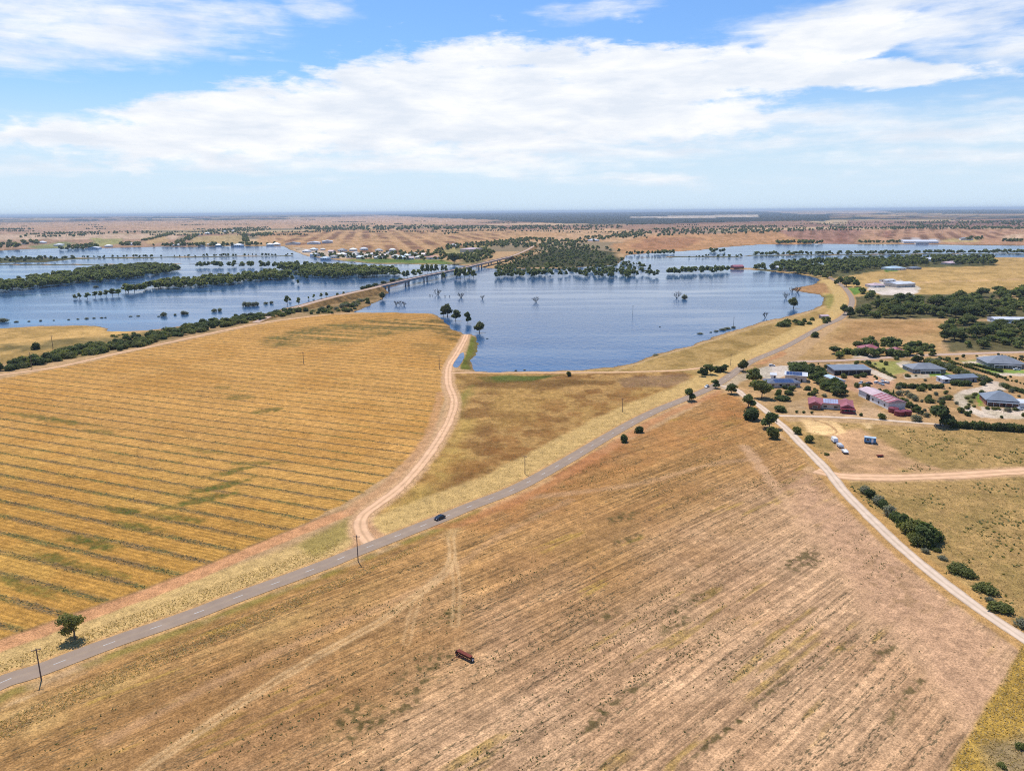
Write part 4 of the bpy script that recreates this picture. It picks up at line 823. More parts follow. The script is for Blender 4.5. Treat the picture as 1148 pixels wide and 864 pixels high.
    # across the water
    for nm, lb, A, B, dp, wh, rh, rm, rf in [
      ('packing_shed', 'long white roofed shed left of two on the far striped hillside', (344,274.2), (358,274), 60, 6, 4, 'r_pale', 'gable'), ('packing_shed', 'long white roofed shed right of two on the far striped hillside', (361,272.6), (373,272.4), 60, 6, 4, 'r_pale', 'gable'),
      ('packing_shed', 'grey green shed at the far waterside left of the hillside', (320,274.6), (335,274.4), 50, 5, 4, 'r_grey', 'gable'), ('warehouse', 'white roofed warehouse at the left end of the far town', (352,287.6), (362,287.2), 34, 5, 3, 'r_pale', 'gable'),
      ('packing_shed', 'wide pale packing shed on the far right river bank', (1013,272.8), (1052,273), 90, 6, 4, 'r_pale', 'gable'), ('packing_shed', 'long dark shed in front of the pale packing shed', (1027,273.6), (1041,273.6), 20, 5, 3, 'r_grey', 'gable'),
      ('packing_shed', 'green grey shed by far trees on the right bank', (1077,269.2), (1091,269.3), 50, 5, 4, 'r_grey', 'gable'), ('hotel', 'large cream terraced building on the slope above the bridge end', (527,283), (541,282), 40, 9, 3, 'r_dusty', 'hip'),
      ('house', 'terracotta roofed house beside the green town lawn', (480,291), (495,290.6), 26, 5, 4, 'r_orange', 'hip'), ('house', 'white house high among trees behind the far town', (507,277), (513,276.8), 26, 6, 4, 'r_pale', 'hip'), ('farm_shed', 'pale farm shed by trees on the far left bank', (98,279), (110,278.8), 40, 5, 4, 'r_pale', 'gable'), ('house', 'far pale farmhouse left of the flood channel trees', (60,276), (70,275.8), 40, 5, 4, 'r_pale', 'hip'), ('house', 'white roofed house beyond the wood at the bridge end', (665,271), (672,270.8), 40, 6, 4, 'r_pale', 'hip')]:
        house(nm, lb, A, B, dp, wh, rh, 'cream' if rm == 'r_dusty' else 'white', rm, rf, 3, None, cat='shed' if 'shed' in nm else ('building' if nm in ('hotel', 'warehouse') else 'house'), ends=0)
    # small pale houses of the far town
    pr = []
    for rm, rf in (('r_pale', 'hip'), ('r_cyan', 'hip'), ('r_dusty', 'gable'), ('r_grey', 'hip')):
        t = thing('town_house', 'x', 'house', (0,0,0)); part('wall', MB().box(-8, 8, -6, 6, -.5, 3.4), M['white'], t); part('roof', hip(MB(), -8, 8, -6, 6, 3.404, 3.0, .7, rf), M[rm], t)
        for x in (-4.5, 0, 4.5): win(t, x, -6, 1, 1.8, 1.4, 0, -1)
        pr.append([t, False])
    r = random.Random(3); lb = 'pale roofed house among the trees of the far riverside town'
    spots = [(365,291),(375,289.5),(384,287),(392,289),(399,285),(404,290),(412,288.5),(418,286),(424,290),(431,288),(437,285.5),(444,289),(450,290.4),(456,288),(464,286.5),(470,290),(477,287),(396,281.5),(408,280.5),(352,281),(344,283),(372,283),(362,280.5),(384,282),(425,282),(440,281.5),(398,287.5),(459,291)]
    for (px, py) in spots:
        k = r.randrange(4); x, y = G(px, py); s = r.uniform(.95, 1.5); rz = r.uniform(-.5, .4)
        if not pr[k][1]: o = pr[k][0]; o.location = (x, y, ZL); o.rotation_euler = (0, 0, rz); o.scale = (s, s, s); pr[k][1] = True; o['label'] = lb; o['group'] = 'houses of the far town'
        else: dup(pr[k][0], (x, y, ZL), rz, (s, s, s), lb, 'houses of the far town')
        BUILT.append((x, y, 11*s))
    lb2 = 'tiny pale house on the far left river bank beyond the flood'; src = pr[0][0]
    for (px, py) in [(198,276),(204,275.4),(226,276.2),(237,275.5),(262,275.8),(245,276.2),(268,276.4),(303,275.6),(310,275.2),(145,275),(152,274.6),(122,277),(222,264),(233,262.5),(252,260.5),(262,259.5),(28,274),(48,273)]:
        x, y = G(px, py); s = r.uniform(1.2, 1.8); dup(src, (x, y, ZL), r.uniform(-.5, .5), (s, s, s), lb2, 'houses on the far left bank')
def L5(hx, k): return 2*hx*k/5
# ------------------------------------------------------------------ bridge
def bridge():
    ax = [(286,361.5,1.3),(305,353.5,2.4),(330,345.2,4.2),(356,337.6,6.2),(385,330.4,7.4),(407,325.4,8.2),(424,321.4,8.6)]
    br = [(424,321.4,8.6),(438,318,9),(473,310,9.4),(509,302.8,9.4),(535,296.6,9),(560,290.6,8.6),(572,287.6,8.4)]
    ab = [(572,287.6,8.4),(585,282.8,7.6),(596,277.2,6),(600,273.5,4),(592,271,2)]
    def line(P): 
        Q = [(*G(x, y, z), z) for x, y, z in P]; return spline(Q, 8)
    def bank(name, Q, top, slope):
        n = len(Q); d = np.gradient(Q[:, :2], axis=0); d /= np.linalg.norm(d, axis=1)[:, None]; N = np.stack([-d[:, 1], d[:, 0]], 1); V = []; rr = np.random.default_rng(2)
        for k, (o, zf) in enumerate([(-1, 0), (-.5, .5), (-.02, 1), (.02, 1), (.5, .5), (1, 0)]):
            h = Q[:, 2]; off = np.sign(o)*(top+abs(o)*h*slope*(1+.25*(rr.random(n)-.5)))
            V.append(np.stack([Q[:, 0]+N[:, 0]*off, Q[:, 1]+N[:, 1]*off, h*zf+(-.8)*(1-zf)], 1))
        V = np.stack(V, 1).reshape(-1, 3); f = [(i*6+k, i*6+k+1, i*6+7+k, i*6+6+k)[::-1] for i in range(n-1) for k in range(5)]
        f += [tuple(range(6)), tuple((n-1)*6+k for k in range(6))[::-1]]
        o = link(name, MB().add(V, f).mesh(name, M['bankgrass'])); o['kind'] = 'structure'
    def ribbon(name, Q, hw, dz, mat):
        n = len(Q); d = np.gradient(Q[:, :2], axis=0); d /= np.linalg.norm(d, axis=1)[:, None]; N = np.stack([-d[:, 1], d[:, 0]], 1)
        V = np.stack([np.stack([Q[:, 0]+N[:, 0]*s*hw, Q[:, 1]+N[:, 1]*s*hw, Q[:, 2]+dz], 1) for s in (-1, 1)], 1).reshape(-1, 3)
        return MB().add(V, [(2*i+1, 2*i, 2*i+2, 2*i+3)[::-1] for i in range(n-1)]).mesh(name, mat)
    qa, qb, qc = line(ax), line(br), line(ab)
    bank('embankment', qa, 6.5, 1.5); bank('far_embankment', qc, 7, 1.8)
    for nm, q in (('causeway_road', qa), ('far_causeway_road', qc)):
        o = link(nm, ribbon(nm, q, 4, .06, M['sidebit'])); o['kind'] = 'structure'
    old = line([(405,326.8,3.2),(418,322.5,3.6),(436,317.8,3.6),(455,312.6,3.0)]); bank('old_embankment', old, 4, 1.4)
    c = qb[0]; t = thing('bridge', 'long grey concrete road bridge on piers across the flooded river', 'bridge', (c[0], c[1], 0)); n = len(qb); Q = qb-np.array([c[0], c[1], 0])
    d = np.gradient(Q[:, :2], axis=0); d /= np.linalg.norm(d, axis=1)[:, None]; N = np.stack([-d[:, 1], d[:, 0]], 1)
    def beam(name, o0, o1, z0, z1, mat):
        V = np.stack([np.stack([Q[:, 0]+N[:, 0]*o, Q[:, 1]+N[:, 1]*o, Q[:, 2]+z], 1) for o, z in ((o0, z0), (o1, z0), (o1, z1), (o0, z1))], 1).reshape(-1, 3)
        f = [(i*4+k, i*4+(k+1) % 4, i*4+4+(k+1) % 4, i*4+4+k)[::-1] for i in range(n-1) for k in range(4)]+[(0, 1, 2, 3), tuple((n-1)*4+k for k in (3, 2, 1, 0))]
        return link(name, MB().add(V, f).mesh(name, mat), t)
    beam('deck', -5.2, 5.2, -.9, 0, M['concrete']); beam('girder', -3.6, -2.2, -2.4, -.903, M['concrete']); beam('girder', 2.2, 3.6, -2.4, -.903, M['concrete'])
    beam('parapet', -5.2, -4.9, .003, 1.1, M['concrete']); beam('parapet', 4.9, 5.2, .003, 1.1, M['concrete']); link('road_surface', ribbon('road_surface', Q, 4.6, .012, M['sidebit']), t)
    seg = np.concatenate([[0], np.cumsum(np.linalg.norm(np.diff(Q[:, :2], axis=0), axis=1))])
    s = 30
    while s < seg[-1]-15:
        p = [np.interp(s, seg, Q[:, k]) for k in range(3)]; nn = [np.interp(s, seg, N[:, k]) for k in (0, 1)]; mb = MB()
        for o in (-3, 3): mb.tube([(p[0]+nn[0]*o, p[1]+nn[1]*o, -1.6), (p[0]+nn[0]*o, p[1]+nn[1]*o, p[2]-3.2)], [1.3, 1.2], 10)
        a = math.atan2(nn[1], nn[0]); ca, sa = math.cos(a), math.sin(a)
        bx = [(x*ca-y*sa+p[0], x*sa+y*ca+p[1], z) for z in (p[2]-3.2, p[2]-2.403) for x, y in ((-5, -.9), (5, -.9), (5, .9), (-5, .9))]
        mb.add(bx, [(3,2,1,0),(4,5,6,7),(0,1,5,4),(1,2,6,5),(2,3,7,6),(3,0,4,7)]); link('pier', mb.mesh('pier', M['concrete']), t); s += 76
# ------------------------------------------------------------------ vehicles and farm gear
def wheel(root, x, y, r, w, rim='rim'):
    mb = MB().tube([(x, y-w/2, r), (x, y-w/2+.03, r), (x, y+w/2-.03, r), (x, y+w/2, r)], [r*.9, r, r, r*.9], 16); o = part('wheel', mb, M['tyre'], root)
    s = 1 if y > 0 else -1; link('rim', MB().tube([(x, y+s*(w/2-.02), r), (x, y+s*(w/2+.03), r)], [r*.62, r*.5], 12).mesh('rim', M[rim]), o)
def car(name, label, px, py, rz, paint, group=None, van=False, z=None):
    x, y = G(px, py); t = thing(name, label, 'car', (x, y, (ZL+.1) if z is None else z), rz, group); L, W = 2.3, .92
    prof = [(-2.3,.45),(-2.28,.85),(-1.9,1.0),(-1.2,1.0),(.85,.98),(1.9,.86),(2.25,.66),(2.3,.42),(2.15,.25),(-2.15,.25)]
    mb = MB(); V = []
    for yy, k in ((-W, .96), (-W*.97, 1), (W*.97, 1), (W, .96)):
        for a, b in prof: V.append((a*k, yy, .3+(b-.3)*(k if b > .5 else 1)))
    n = len(prof); f = [(j*n+i, j*n+(i+1) % n, (j+1)*n+(i+1) % n, (j+1)*n+i) for j in range(3) for i in range(n)]+[tuple(range(n))[::-1], tuple(range(3*n, 4*n))]
    mb.add(V, f); part('body', mb, M[paint], t)
    rear = -2.15 if van else -1.85; rt = -1.95 if van else -1.1
    lo = [(rear,.985),(1.25,.965)]; hi = [(rt,1.46),(.25,1.46)]
    cb = [(lo[0][0],-W*.9,lo[0][1]),(lo[1][0],-W*.9,lo[1][1]),(lo[1][0],W*.9,lo[1][1]),(lo[0][0],W*.9,lo[0][1]),(hi[0][0],-W*.72,1.44),(hi[1][0],-W*.72,1.44),(hi[1][0],W*.72,1.44),(hi[0][0],W*.72,1.44)]
    part('windows', MB().add(cb, [(4,5,6,7),(0,1,5,4),(1,2,6,5),(2,3,7,6),(3,0,4,7)]), M['glass'], t)
    part('roof', MB().add([(rt-.05,-W*.74,1.443),(.32,-W*.74,1.443),(.32,W*.74,1.443),(rt-.05,W*.74,1.443),(rt+.1,-W*.66,1.5),(.2,-W*.66,1.5),(.2,W*.66,1.5),(rt+.1,W*.66,1.5)], [(3,2,1,0),(4,5,6,7),(0,1,5,4),(1,2,6,5),(2,3,7,6),(3,0,4,7)]), M[paint], t)
    for xx in (-1.4, 1.4):
        for yy in (-.84, .84): wheel(t, xx, yy, .33, .22)
    for yy in (-.62, .62):
        part('headlight', MB().box(2.15, 2.27, yy-.2, yy+.2, .56, .72), M['lamp'], t); part('tail_light', MB().box(-2.31, -2.2, yy-.2, yy+.2, .68, .84), M['redlamp'], t)
    for yy in (-1.0, 1.0): part('side_mirror', MB().box(.75, .92, min(yy, yy*.88), max(yy, yy*.88), 1.0, 1.14), M[paint], t)
    return t
def gear():
    c = car('car', 'dark sedan driving down the sealed road past the dirt turnoff', 493, 581.5, math.atan2(-(262.3-247.4), -(42.8-28.6)), 'blackpaint')
    car('car', 'silver blue car on the sealed road near the intersection shrubs', 792.5, 434, math.radians(54)+math.pi, 'silverpaint')
    car('car', 'white car parked at the top edge of the concrete yard', 865.5, 410.5, -.2, 'whitepaint', van=True)
    car('van', 'white van parked on the gravel loop at the right edge', 1143, 459.5, .3, 'whitepaint', van=True)
    car('car', 'white car by the verandah of the large dark grey house', 1140, 415, -.2, 'whitepaint')
    for i, (px, py, p, lb) in enumerate([(983,429.5,'whitepaint','white car at the front of the vehicles parked on the dirt yard'), (989,427.5,'whitepaint','white car second in the cluster parked on the dirt yard'), (993,429.5,'silverpaint','silver car at the right of the cluster on the dirt yard'), (974,430.5,'blackpaint','dark car at the left of the cluster on the dirt yard'), (965,430,'silverpaint','silver vehicle farthest left on the dirt yard'), (988,431.2,'silverpaint','silver car nearest the long shed in the dirt yard cluster')]):
        car('car', lb, px, py, .4+.9*i, p, 'vehicles parked on the dirt yard', i % 2 == 0, ZL+.02)
    # rusty red seed drill
    A, B = np.array(G(512.5,733)), np.array(G(529.5,741.5)); m_ = (A+B)/2; L = np.linalg.norm(B-A); dd = (B-A)/L; rz = math.atan2(dd[1], dd[0])
    t = thing('seed_drill', 'rusty red seed drill left standing alone in the bare paddock', 'farm implement', (m_[0], m_[1], ZL), rz); h = L/2
    mb = MB(); mb.add([(-h+.3,-.25,.75),(h-.3,-.25,.75),(h-.3,.25,.75),(-h+.3,.25,.75),(-h+.3,-.5,1.35),(h-.3,-.5,1.35),(h-.3,.5,1.35),(-h+.3,.5,1.35)], [(3,2,1,0),(0,1,5,4),(1,2,6,5),(2,3,7,6),(3,0,4,7),(4,5,6,7)]); hp = part('hopper', mb, M['rust'], t)
    link('hopper_lid', MB().box(-h+.25, h-.25, -.54, .54, 1.353, 1.42).mesh('hopper_lid', M['rust']), hp)
    fr = MB(); fr.box(-h, h, -.7, -.58, .55, .7); fr.box(-h, h, .58, .7, .55, .7); [fr.box(x-.06, x+.06, -.58, .58, .56, .69) for x in np.linspace(-h+.06, h-.06, 5)]; part('frame', fr, M['rust'], t)
    for x in np.linspace(-h+.5, h-.5, 9): part('tine', MB().tube([(x, .3, .55), (x, .55, .35), (x, .45, .0)], [.05, .04, .03], 5), M['post'], t)
    for s in (-1, 1):
        w = MB().tube([(s*(h-.02), 0, .6), (s*(h+.2), 0, .6)], [.6, .6], 16); o = part('wheel', w, M['tyre'], t); link('rim', MB().tube([(s*(h+.19), 0, .6), (s*(h+.24), 0, .6)], [.36, .3], 12).mesh('rim', M['whitepaint']), o)
    part('drawbar', MB().tube([(-h*.45, -.6, .6), (-h*.6, -2.0, .5), (-h*.68, -2.8, .25)], [.07, .07, .06]).tube([(h*.1, -.6, .6), (-h*.6, -2.0, .5)], [.06, .06]), M['rust'], t); part('jack_wheel', MB().tube([(-h*.68-.06, -2.8, .2), (-h*.68+.06, -2.8, .2)], [.2, .2], 10), M['tyre'], t)
    # blue clad trailer hut
    x, y = G(975, 496.5); t = thing('site_hut', 'blue clad trailer hut with pale roof on the bare pad', 'trailer', (x, y, ZL), math.radians(-25))
    part('body', MB().box(-2.6, 2.6, -1.3, 1.3, .7, 3.0), M['bluepaint'], t); part('roof', MB().box(-2.7, 2.7, -1.4, 1.4, 3.003, 3.12), M['r_cyan'], t); part('end_panel', MB().box(2.603, 2.68, -1.25, 1.25, .75, 2.95), M['whitepaint'], t)
    win(t, -1, -1.3, 1.6, 1.2, .8, 0, -1); part('door', MB().box(.6, 1.5, -1.36, -1.28, .75, 2.7), M['whitepaint'], t); part('chassis', MB().box(-2.6, 3.4, -.9, .9, .5, .697), M['post'], t)
    for xx in (-.9, .9):
        for yy in (-1.1, 1.1): wheel(t, xx, yy, .4, .24)
    part('step', MB().box(.6, 1.5, -1.9, -1.37, .1, .45), M['metal'], t)
    # line of pale trailers
    ang = math.atan2(G(950,509)[1]-G(933,492)[1], G(950,509)[0]-G(933,492)[0])
    def trailer(px, py, L, hgt, mat, label, rail):
        x, y = G(px, py); t = thing('trailer', label, 'trailer', (x, y, ZL), ang, 'trailers lined up on the bare pad'); part('tray', MB().box(-L/2, L/2, -1.15, 1.15, .75, .95), M['metal'], t)
        if hgt: part('load', MB().add([(-L/2+.2,-1.1,.953),(L/2-.2,-1.1,.953),(L/2-.2,1.1,.953),(-L/2+.2,1.1,.953),(-L/2+.35,-.95,.95+hgt),(L/2-.6,-.95,.95+hgt),(L/2-.6,.95,.95+hgt),(-L/2+.35,.95,.95+hgt)], [(3,2,1,0),(4,5,6,7),(0,1,5,4),(1,2,6,5),(2,3,7,6),(3,0,4,7)]), M[mat], t)
        if rail:
            for yy in (-1.1, 1.1): part('side_rail', MB().box(-L/2, L/2, yy-.03, yy+.03, 1.1, 1.5).box(-L/2, -L/2+.08, yy-.04, yy+.04, .953, 1.5).box(L/2-.08, L/2, yy-.04, yy+.04, .953, 1.5), M['metal'], t)
        for xx in (-L*.2, L*.2):
            for yy in (-1.0, 1.0): wheel(t, xx, yy, .42, .24)
        part('drawbar', MB().tube([(L/2, .5, .8), (L/2+1.3, 0, .7), (L/2, -.5, .8)], [.05, .06, .05]), M['post'], t)
    trailer(935.5, 495.5, 5.2, 1.5, 'whitepaint', 'white bulky trailer at the back of the line on the bare pad', False); trailer(941.5, 501, 5.0, .7, 'metal', 'grey flat trailer in the middle of the line on the bare pad', True); trailer(947, 507.5, 4.4, .35, 'whitepaint', 'low dark and white trailer at the front of the line on the bare pad', True)
    x, y = G(986.5, 512); t = thing('cart', 'small dark red cart parked on the bare pad near the cross track', 'cart', (x, y, ZL), .1); part('tray', MB().box(-1.5, 1.5, -.6, .6, .45, .95), M['rust'], t); part('drawbar', MB().tube([(1.5, 0, .5), (2.5, 0, .4)], [.05, .05]), M['post'], t)
    for xx in (-.7, .7):
        for yy in (-.65, .65): wheel(t, xx, yy, .3, .16)
    # play frame in the gravel loop
    x, y = G(1127.5, 463); t = thing('play_frame', 'dark timber play frame standing on the white gravel loop', 'play frame', (x, y, ZL), .2); part('beam', MB().tube([(-2.2, 0, 2.4), (2.2, 0, 2.4)], [.09, .09]), M['post'], t)
    for sx in (-2.2, 2.2):
        for sy in (-1.1, 1.1): part('leg', MB().tube([(sx, 0, 2.4), (sx*1.1, sy, 0)], [.08, .08]), M['post'], t)
    for sx in (-.9, .9): part('swing', MB().tube([(sx-.25, 0, 2.4), (sx-.25, .1, .6)], [.03, .03], 4).tube([(sx+.25, 0, 2.4), (sx+.25, .1, .6)], [.03, .03], 4).box(sx-.3, sx+.3, -.05, .25, .55, .6), M['post'], t)
def poles():
    t = thing('power_pole', 'x', 'power pole', (0,0,0)); part('pole', MB().tube([(0,0,-.4),(0,0,9.5)], [.19,.13], 8), M['post'], t); ca = part('crossarm', MB().box(-1.1, 1.1, -.08, .08, 8.9, 9.08), M['post'], t)
    for x in (-.95, 0, .95): link('insulator', MB().tube([(x,0,9.083),(x,0,9.3)], [.06,.05], 6).mesh('insulator', M['white']), ca)
    first = True
    for px, py, s, lb in [(46.5,762,.95,'timber power pole on the road verge below the lone gum tree'), (401.5,629,1.0,'timber power pole beside the road at the dirt turnoff'), (36,413,1.3,'pale power pole by the field edge track at far left'), (59.5,390.5,1.2,'power pole on the sandy flat by the left river bank'), (340.5,408,1.0,'power pole standing in the middle of the stubble paddock'), (492.6,414,1.1,'power pole at the stubble edge near the puddle'), (697.7,462,.9,'power pole on the upper road verge in the dry triangle'), (588.5,531,.9,'short pole on the verge right of the driving car'), (709.4,352,1.15,'leaning lone pole standing out in the middle of the lake'), (822.4,364,1.0,'pole by the reeds at the right lake shore'), (819,409.5,.9,'power pole behind the shrubs near the intersection')]:
        x, y = G(px, py); z = max(hz(x, y), -.5)
        if first: t.location = (x, y, z); t.scale = (s,)*3; t.rotation_euler = (0, 0, .5); t['label'] = lb; t['group'] = 'power poles'; first = False
        else: dup(t, (x, y, z), random.uniform(-.6, .9), (s, s, s), lb, 'power poles')
# ------------------------------------------------------------------ vegetation
def vegetation():
    FAR = ('far0', 'far1', 'far2', 'far3', 'far4'); r = random.Random(9)
    def one(key, px, py, h, label, cat='tree', wide=1.0, rz=None, group=None, name=None):
        x, y = G(px, py); return plant(key, x, y, h, label, cat, group, wide, rz, name)
    # single trees
    one('hero', 84, 716, 7.4, 'lone dark green gum tree on the road verge near the lower left', rz=.3)
    one('gumB', 501.5, 353.5, 15, 'tallest wide flooded gum at the tip of the stubble paddock', wide=1.15); one('gumD', 497, 353, 9, 'low dark bushy tree at the foot of the tallest flooded gum')
    one('gumA', 511, 358.5, 12.5, 'dense upright flooded gum, second from the paddock tip'); one('gumD', 524.5, 361, 12.5, 'narrow upright flooded gum, third from the paddock tip', wide=.65); one('gumB', 537.5, 371.5, 11.5, 'flooded gum with a flat crown nearest the grassy spit', wide=1.1)
    one('gumD', 773, 449, 8, 'dark round tree on the lower road edge before the intersection'); one('bushB', 699.5, 495, 4.2, 'rounded dark shrub on the road edge, lower of two'); one('bushB', 717, 484.5, 3.6, 'spreading dark shrub on the road edge, upper of two', wide=1.2, cat='shrub')
    one('bushA', 637.7, 421.5, 3.8, 'round shrub beside the waterside path at the lake edge', 'shrub')
    corner = [('gumC',796,419.5,7.5),('gumD',812,417,6),('gumA',786,421.5,6.5),('bushB',790,420,5),('bushB',803,417,5),('bushB',808,416.5,4.5),('gumB',833,416,9)]
    for k, px, py, h in corner: one(k, px, py, h, 'dark tree in the cluster on the upper side of the road near the intersection', group='trees above the road near the intersection')
    for k, px, py, h, lb, w in [('gumA',846,432,12,'tall green tree between the road and the concrete yard',1.1),('gumC',854,446,11.5,'broad tree in front of the solar roofed house',1.0),('gumD',802,435,6,'small dark tree at the mouth of the gravel road',1.0),('gumD',820,441.5,7,'dark tree at the start of the gravel road',1.1),
        ('gumD',839,457,8.5,'dark upright tree left of the gravel road',1.1),('bushB',842,470,7,'wide dark shrub left of the gravel road',1.35),('gumD',862.5,480,9,'big dark tree where the farm track meets the gravel road',1.2),('bushA',866.5,491,6.6,'tall rounded shrub at the gravel road edge below the big dark tree',.9),('bushA',894,486,4.0,'rounded green shrub right of the gravel road, upper of two',1.1),('bushA',907,495.5,3.8,'rounded green shrub right of the gravel road, lower of two',1.2),
        ('bushC',926.5,510,1.3,'low dull shrub flat on the ground beside the line of trailers',1.3),('bushB',874,461,3.8,'wide dark shrub on the farm track before the red roofed house',1.6),('bushB',878,448.5,3.2,'long low hedge mass in front of the solar roofed house',2.6),('conifer',1001,446,6,'dark pointed conifer behind the long cream shed',1.0),
        ('bushA',988.6,469.5,3.6,'rounded shrub in front of the dark red water tanks',1.2),('gumD',1054,477,11.5,'big dark tree at the left end of the long hedge',1.35),('greyball',1028,472,4,'grey green shrub right of the dark red water tanks',1.2),('bushB',965,466,1.8,'small round dark shrub on the farm track verge',1.2),('gumA',946,353,12,'round roadside tree at the bend of the sealed road',1.0),('bushB',914,378,5.5,'round dark shrub on the road edge below the bend',1.25),
        ('gumC',509,296,26,'very large dark round tree on the town lawn near the bridge',1.1),('bushB',41,391.5,6.5,'round shrub alone on the sandy flat at left',1.0)]:
        one('bushG' if k == 'greyball' else k, px, py, h, lb, 'tree' if k.startswith('gum') or k == 'conifer' else 'shrub', w)
    # shrubbery along the gravel road
    for k, px, py, h, w in [('bushG',968,552,3.4,1.1),('bushB',975,557,3.6,1.1),('bushG',983,564,3.8,1.1),('bushB',990,569,3.6,1.0),('bushG',998,577,4.2,1.1),('bushB',1004,583,3.6,1.1),('bushB',1012,588,4.6,1.1),('bushC',1018,596,4.4,1.0),('bushA',1027,600,6.2,1.15),('bushB',1038,607,7.4,1.2),('bushC',1031,611,4.2,1.0),('bushB',1047,606,4.6,1.0),('bushC',1025,606,3.4,1.0)]:
        one(k, px, py, h, 'dark shrub in the dense thicket beside the white gravel road', 'shrub', w, group='thicket beside the gravel road')
    for k, px, py, h, w, lb in [('bushG',1037.5,619,1.8,1.1,'small grey shrub at the lower end of the thicket'),('bushG',1056,627,1.5,1.5,'low grey green shrub between the thicket and the round green shrub'),('bushC',1074,640,2.5,2.0,'spreading green shrub nearest below the thicket'),('bushC',1084,645,2.4,1.6,'flat green shrub right beside the spreading one'),('bushC',1105,662,2.4,2.0,'bright green flat shrub halfway down the gravel road verge'),('bushG',1110,674,1.7,1.3,'purple grey shrub between the two lowest green shrubs'),('bushC',1122,684,2.4,2.0,'wide green shrub lowest on the gravel road verge'),('bushG',1146,703,2.8,1.2,'dark grey shrub cut by the right frame edge'),('bushC',1051,618,1.4,1.4,'low olive shrub behind the small grey one')]: one(k, px, py, h, lb, 'shrub', w)
    one('bushC', 1144, 838, 1.3, 'low dark shrub in the yellow grass at the lower right corner, upper of two', 'shrub', 1.3); one('bushC', 1123, 859, 1.0, 'low dark shrub in the yellow grass at the lower right corner, lower of two', 'shrub', 1.3)
    # garden and paddock planting of the residential block
    belt([(858,440),(880,436),(912,438),(918,444),(890,446),(860,444)], 12, 2, 3.6, 'dark garden shrub in front of the solar roofed house', 'garden shrubs by the solar roofed house', 301, 2, 99, ('bushA','bushB'), 1.1, cat='shrub', name='garden_shrub')
    belt([(886,413),(893,411),(912,418),(930,425),(940,434),(944,446),(928,444),(922,434),(905,424),(890,419)], 44, 4, 6.5, 'dark garden tree in the belt between workshop and machinery shed', 'trees between workshop and machinery shed', 302, 2.6, 99, ('gumD','gumD','bushB','gumC'), 1.3)
    row((986,440), (1036,466), 17, ('bushB','bushA','gumD'), 3.6, 'dark hedge shrub behind the long cream shed', 'hedge behind the long cream shed', .8, 1.0)
    row((1066,478.5), (1210,488), 34, ('bushB','bushB','bushA'), 4.0, 'dark dense shrub of the long hedge along the olive paddock', 'long hedge above the olive paddock', .4, 1.05)
    row((1006,434.5), (1058,435), 15, ('bushB','bushA'), 3.0, 'hedge shrub on the dry lawn below the hip roofed grey house', 'hedge below the grey house', .7, 1.1)
    row((1068,431.5), (1086,432), 4, 'bushB', 3.2, 'dark wide shrub in front of the blue grey shed', 'shrubs before the blue grey shed', .3, 1.6)
    row((1039,405.5), (1107,429), 34, ('bushG','bushB','bushC','bushB'), 4.0, 'shrub of the thick double hedge right of the grey house', 'thick hedge right of the grey house', .9, 1.35)
    row((1052,401.8), (1128,425.5), 30, 'ball', 2.2, 'small clipped ball shrub in the row along the thick hedge', 'row of clipped ball shrubs', .1, 1, 'clipped shrub', 'clipped_shrub')
    row((1128,426), (1160,434), 7, 'ball', 1.5, 'small clipped ball shrub continuing along the drive entrance', 'clipped shrubs at the drive entrance', .3, 1, 'clipped shrub', 'clipped_shrub')
    row((1089,409.5), (1124,417.5), 14, 'bushB', 2.3, 'hedge shrub enclosing the lawn of the large dark grey house', 'lawn hedge of the large grey house', .3, 1.0)
    row((1117,397.8), (1162,408), 11, 'ball', 2.0, 'round clipped shrub behind the large dark grey house', 'clipped shrubs behind the large grey house', .2, 1, 'clipped shrub', 'clipped_shrub')
    row((1124,433.5), (1170,448), 12, ('bushB','bushC'), 2.8, 'hedge shrub behind the gravel loop house', 'hedge behind the gravel loop house', .4, 1.1)
    row((966,406), (1004,424), 15, 'bushC', 1.7, 'low green hedge shrub between dirt yard and lawn', 'low hedge between yard and lawn', .3, 1.1)
    row((1024,404.5), (1034,406), 5, ('gumD','bushB'), 4.5, 'dark tree screening the left of the grey house', 'trees left of the grey house', .8, 1.1, 'tree', 'gum_tree')
    for i, (px, py, h) in enumerate([(1021,446,3.5),(1026,449,3.6),(1017,441,2.5),(1033,450.5,1.8),(1044,450.5,1.8),(1052,451,1.8),(1058,448,2.3),(1049.5,443,2.6),(1034,437,2),(1015,450,2.5)]): one('bushG', px, py, h, 'small dull shrub scattered on the dry lawn behind the long hedge', 'shrub', 1.0, None, 'shrubs on the dry lawn')
    for i, (px, py, h) in enumerate([(1084,447,1.5),(1088,451,1.4),(1091,446,1.6),(1107,458,1.6),(1114,459,1.8),(1119,459,1.6),(1130,460,2.0),(1138,460,2.0),(1086,454,1.2),(1092,456,1.3),(1093,443,2.0)]): one('bushC', px, py, h, 'low garden shrub around the gravel loop house', 'shrub', 1.2, None, 'garden shrubs of the gravel loop house', 'garden_shrub')
    for px, py in [(893,462.5),(901,463),(910,463.5)]: one('ball', px, py, 1.6, 'small round shrub on the verge before the red roofed house', 'shrub', 1.2, None, 'verge shrubs before the red roofed house')
    belt([(926,402.5),(960,402.5),(1000,401),(1047,400),(1050,392),(1010,386),(965,387),(958,395),(930,397)], 44, 4.5, 7.5, 'dark garden tree around the red roofed house', 'garden trees around the red roofed house', 305, 4, 99, ('gumD','gumC','gumA','bushB'), 1.15)
    belt([(870,368),(890,366),(930,364.5),(928,358),(905,359),(870,363)], 13, 4, 6.5, 'shrubby tree on the lake side of the road bend', 'trees on the lake side of the road bend', 306, 4, 99, ('gumD','gumA','bushB'), 1.1)
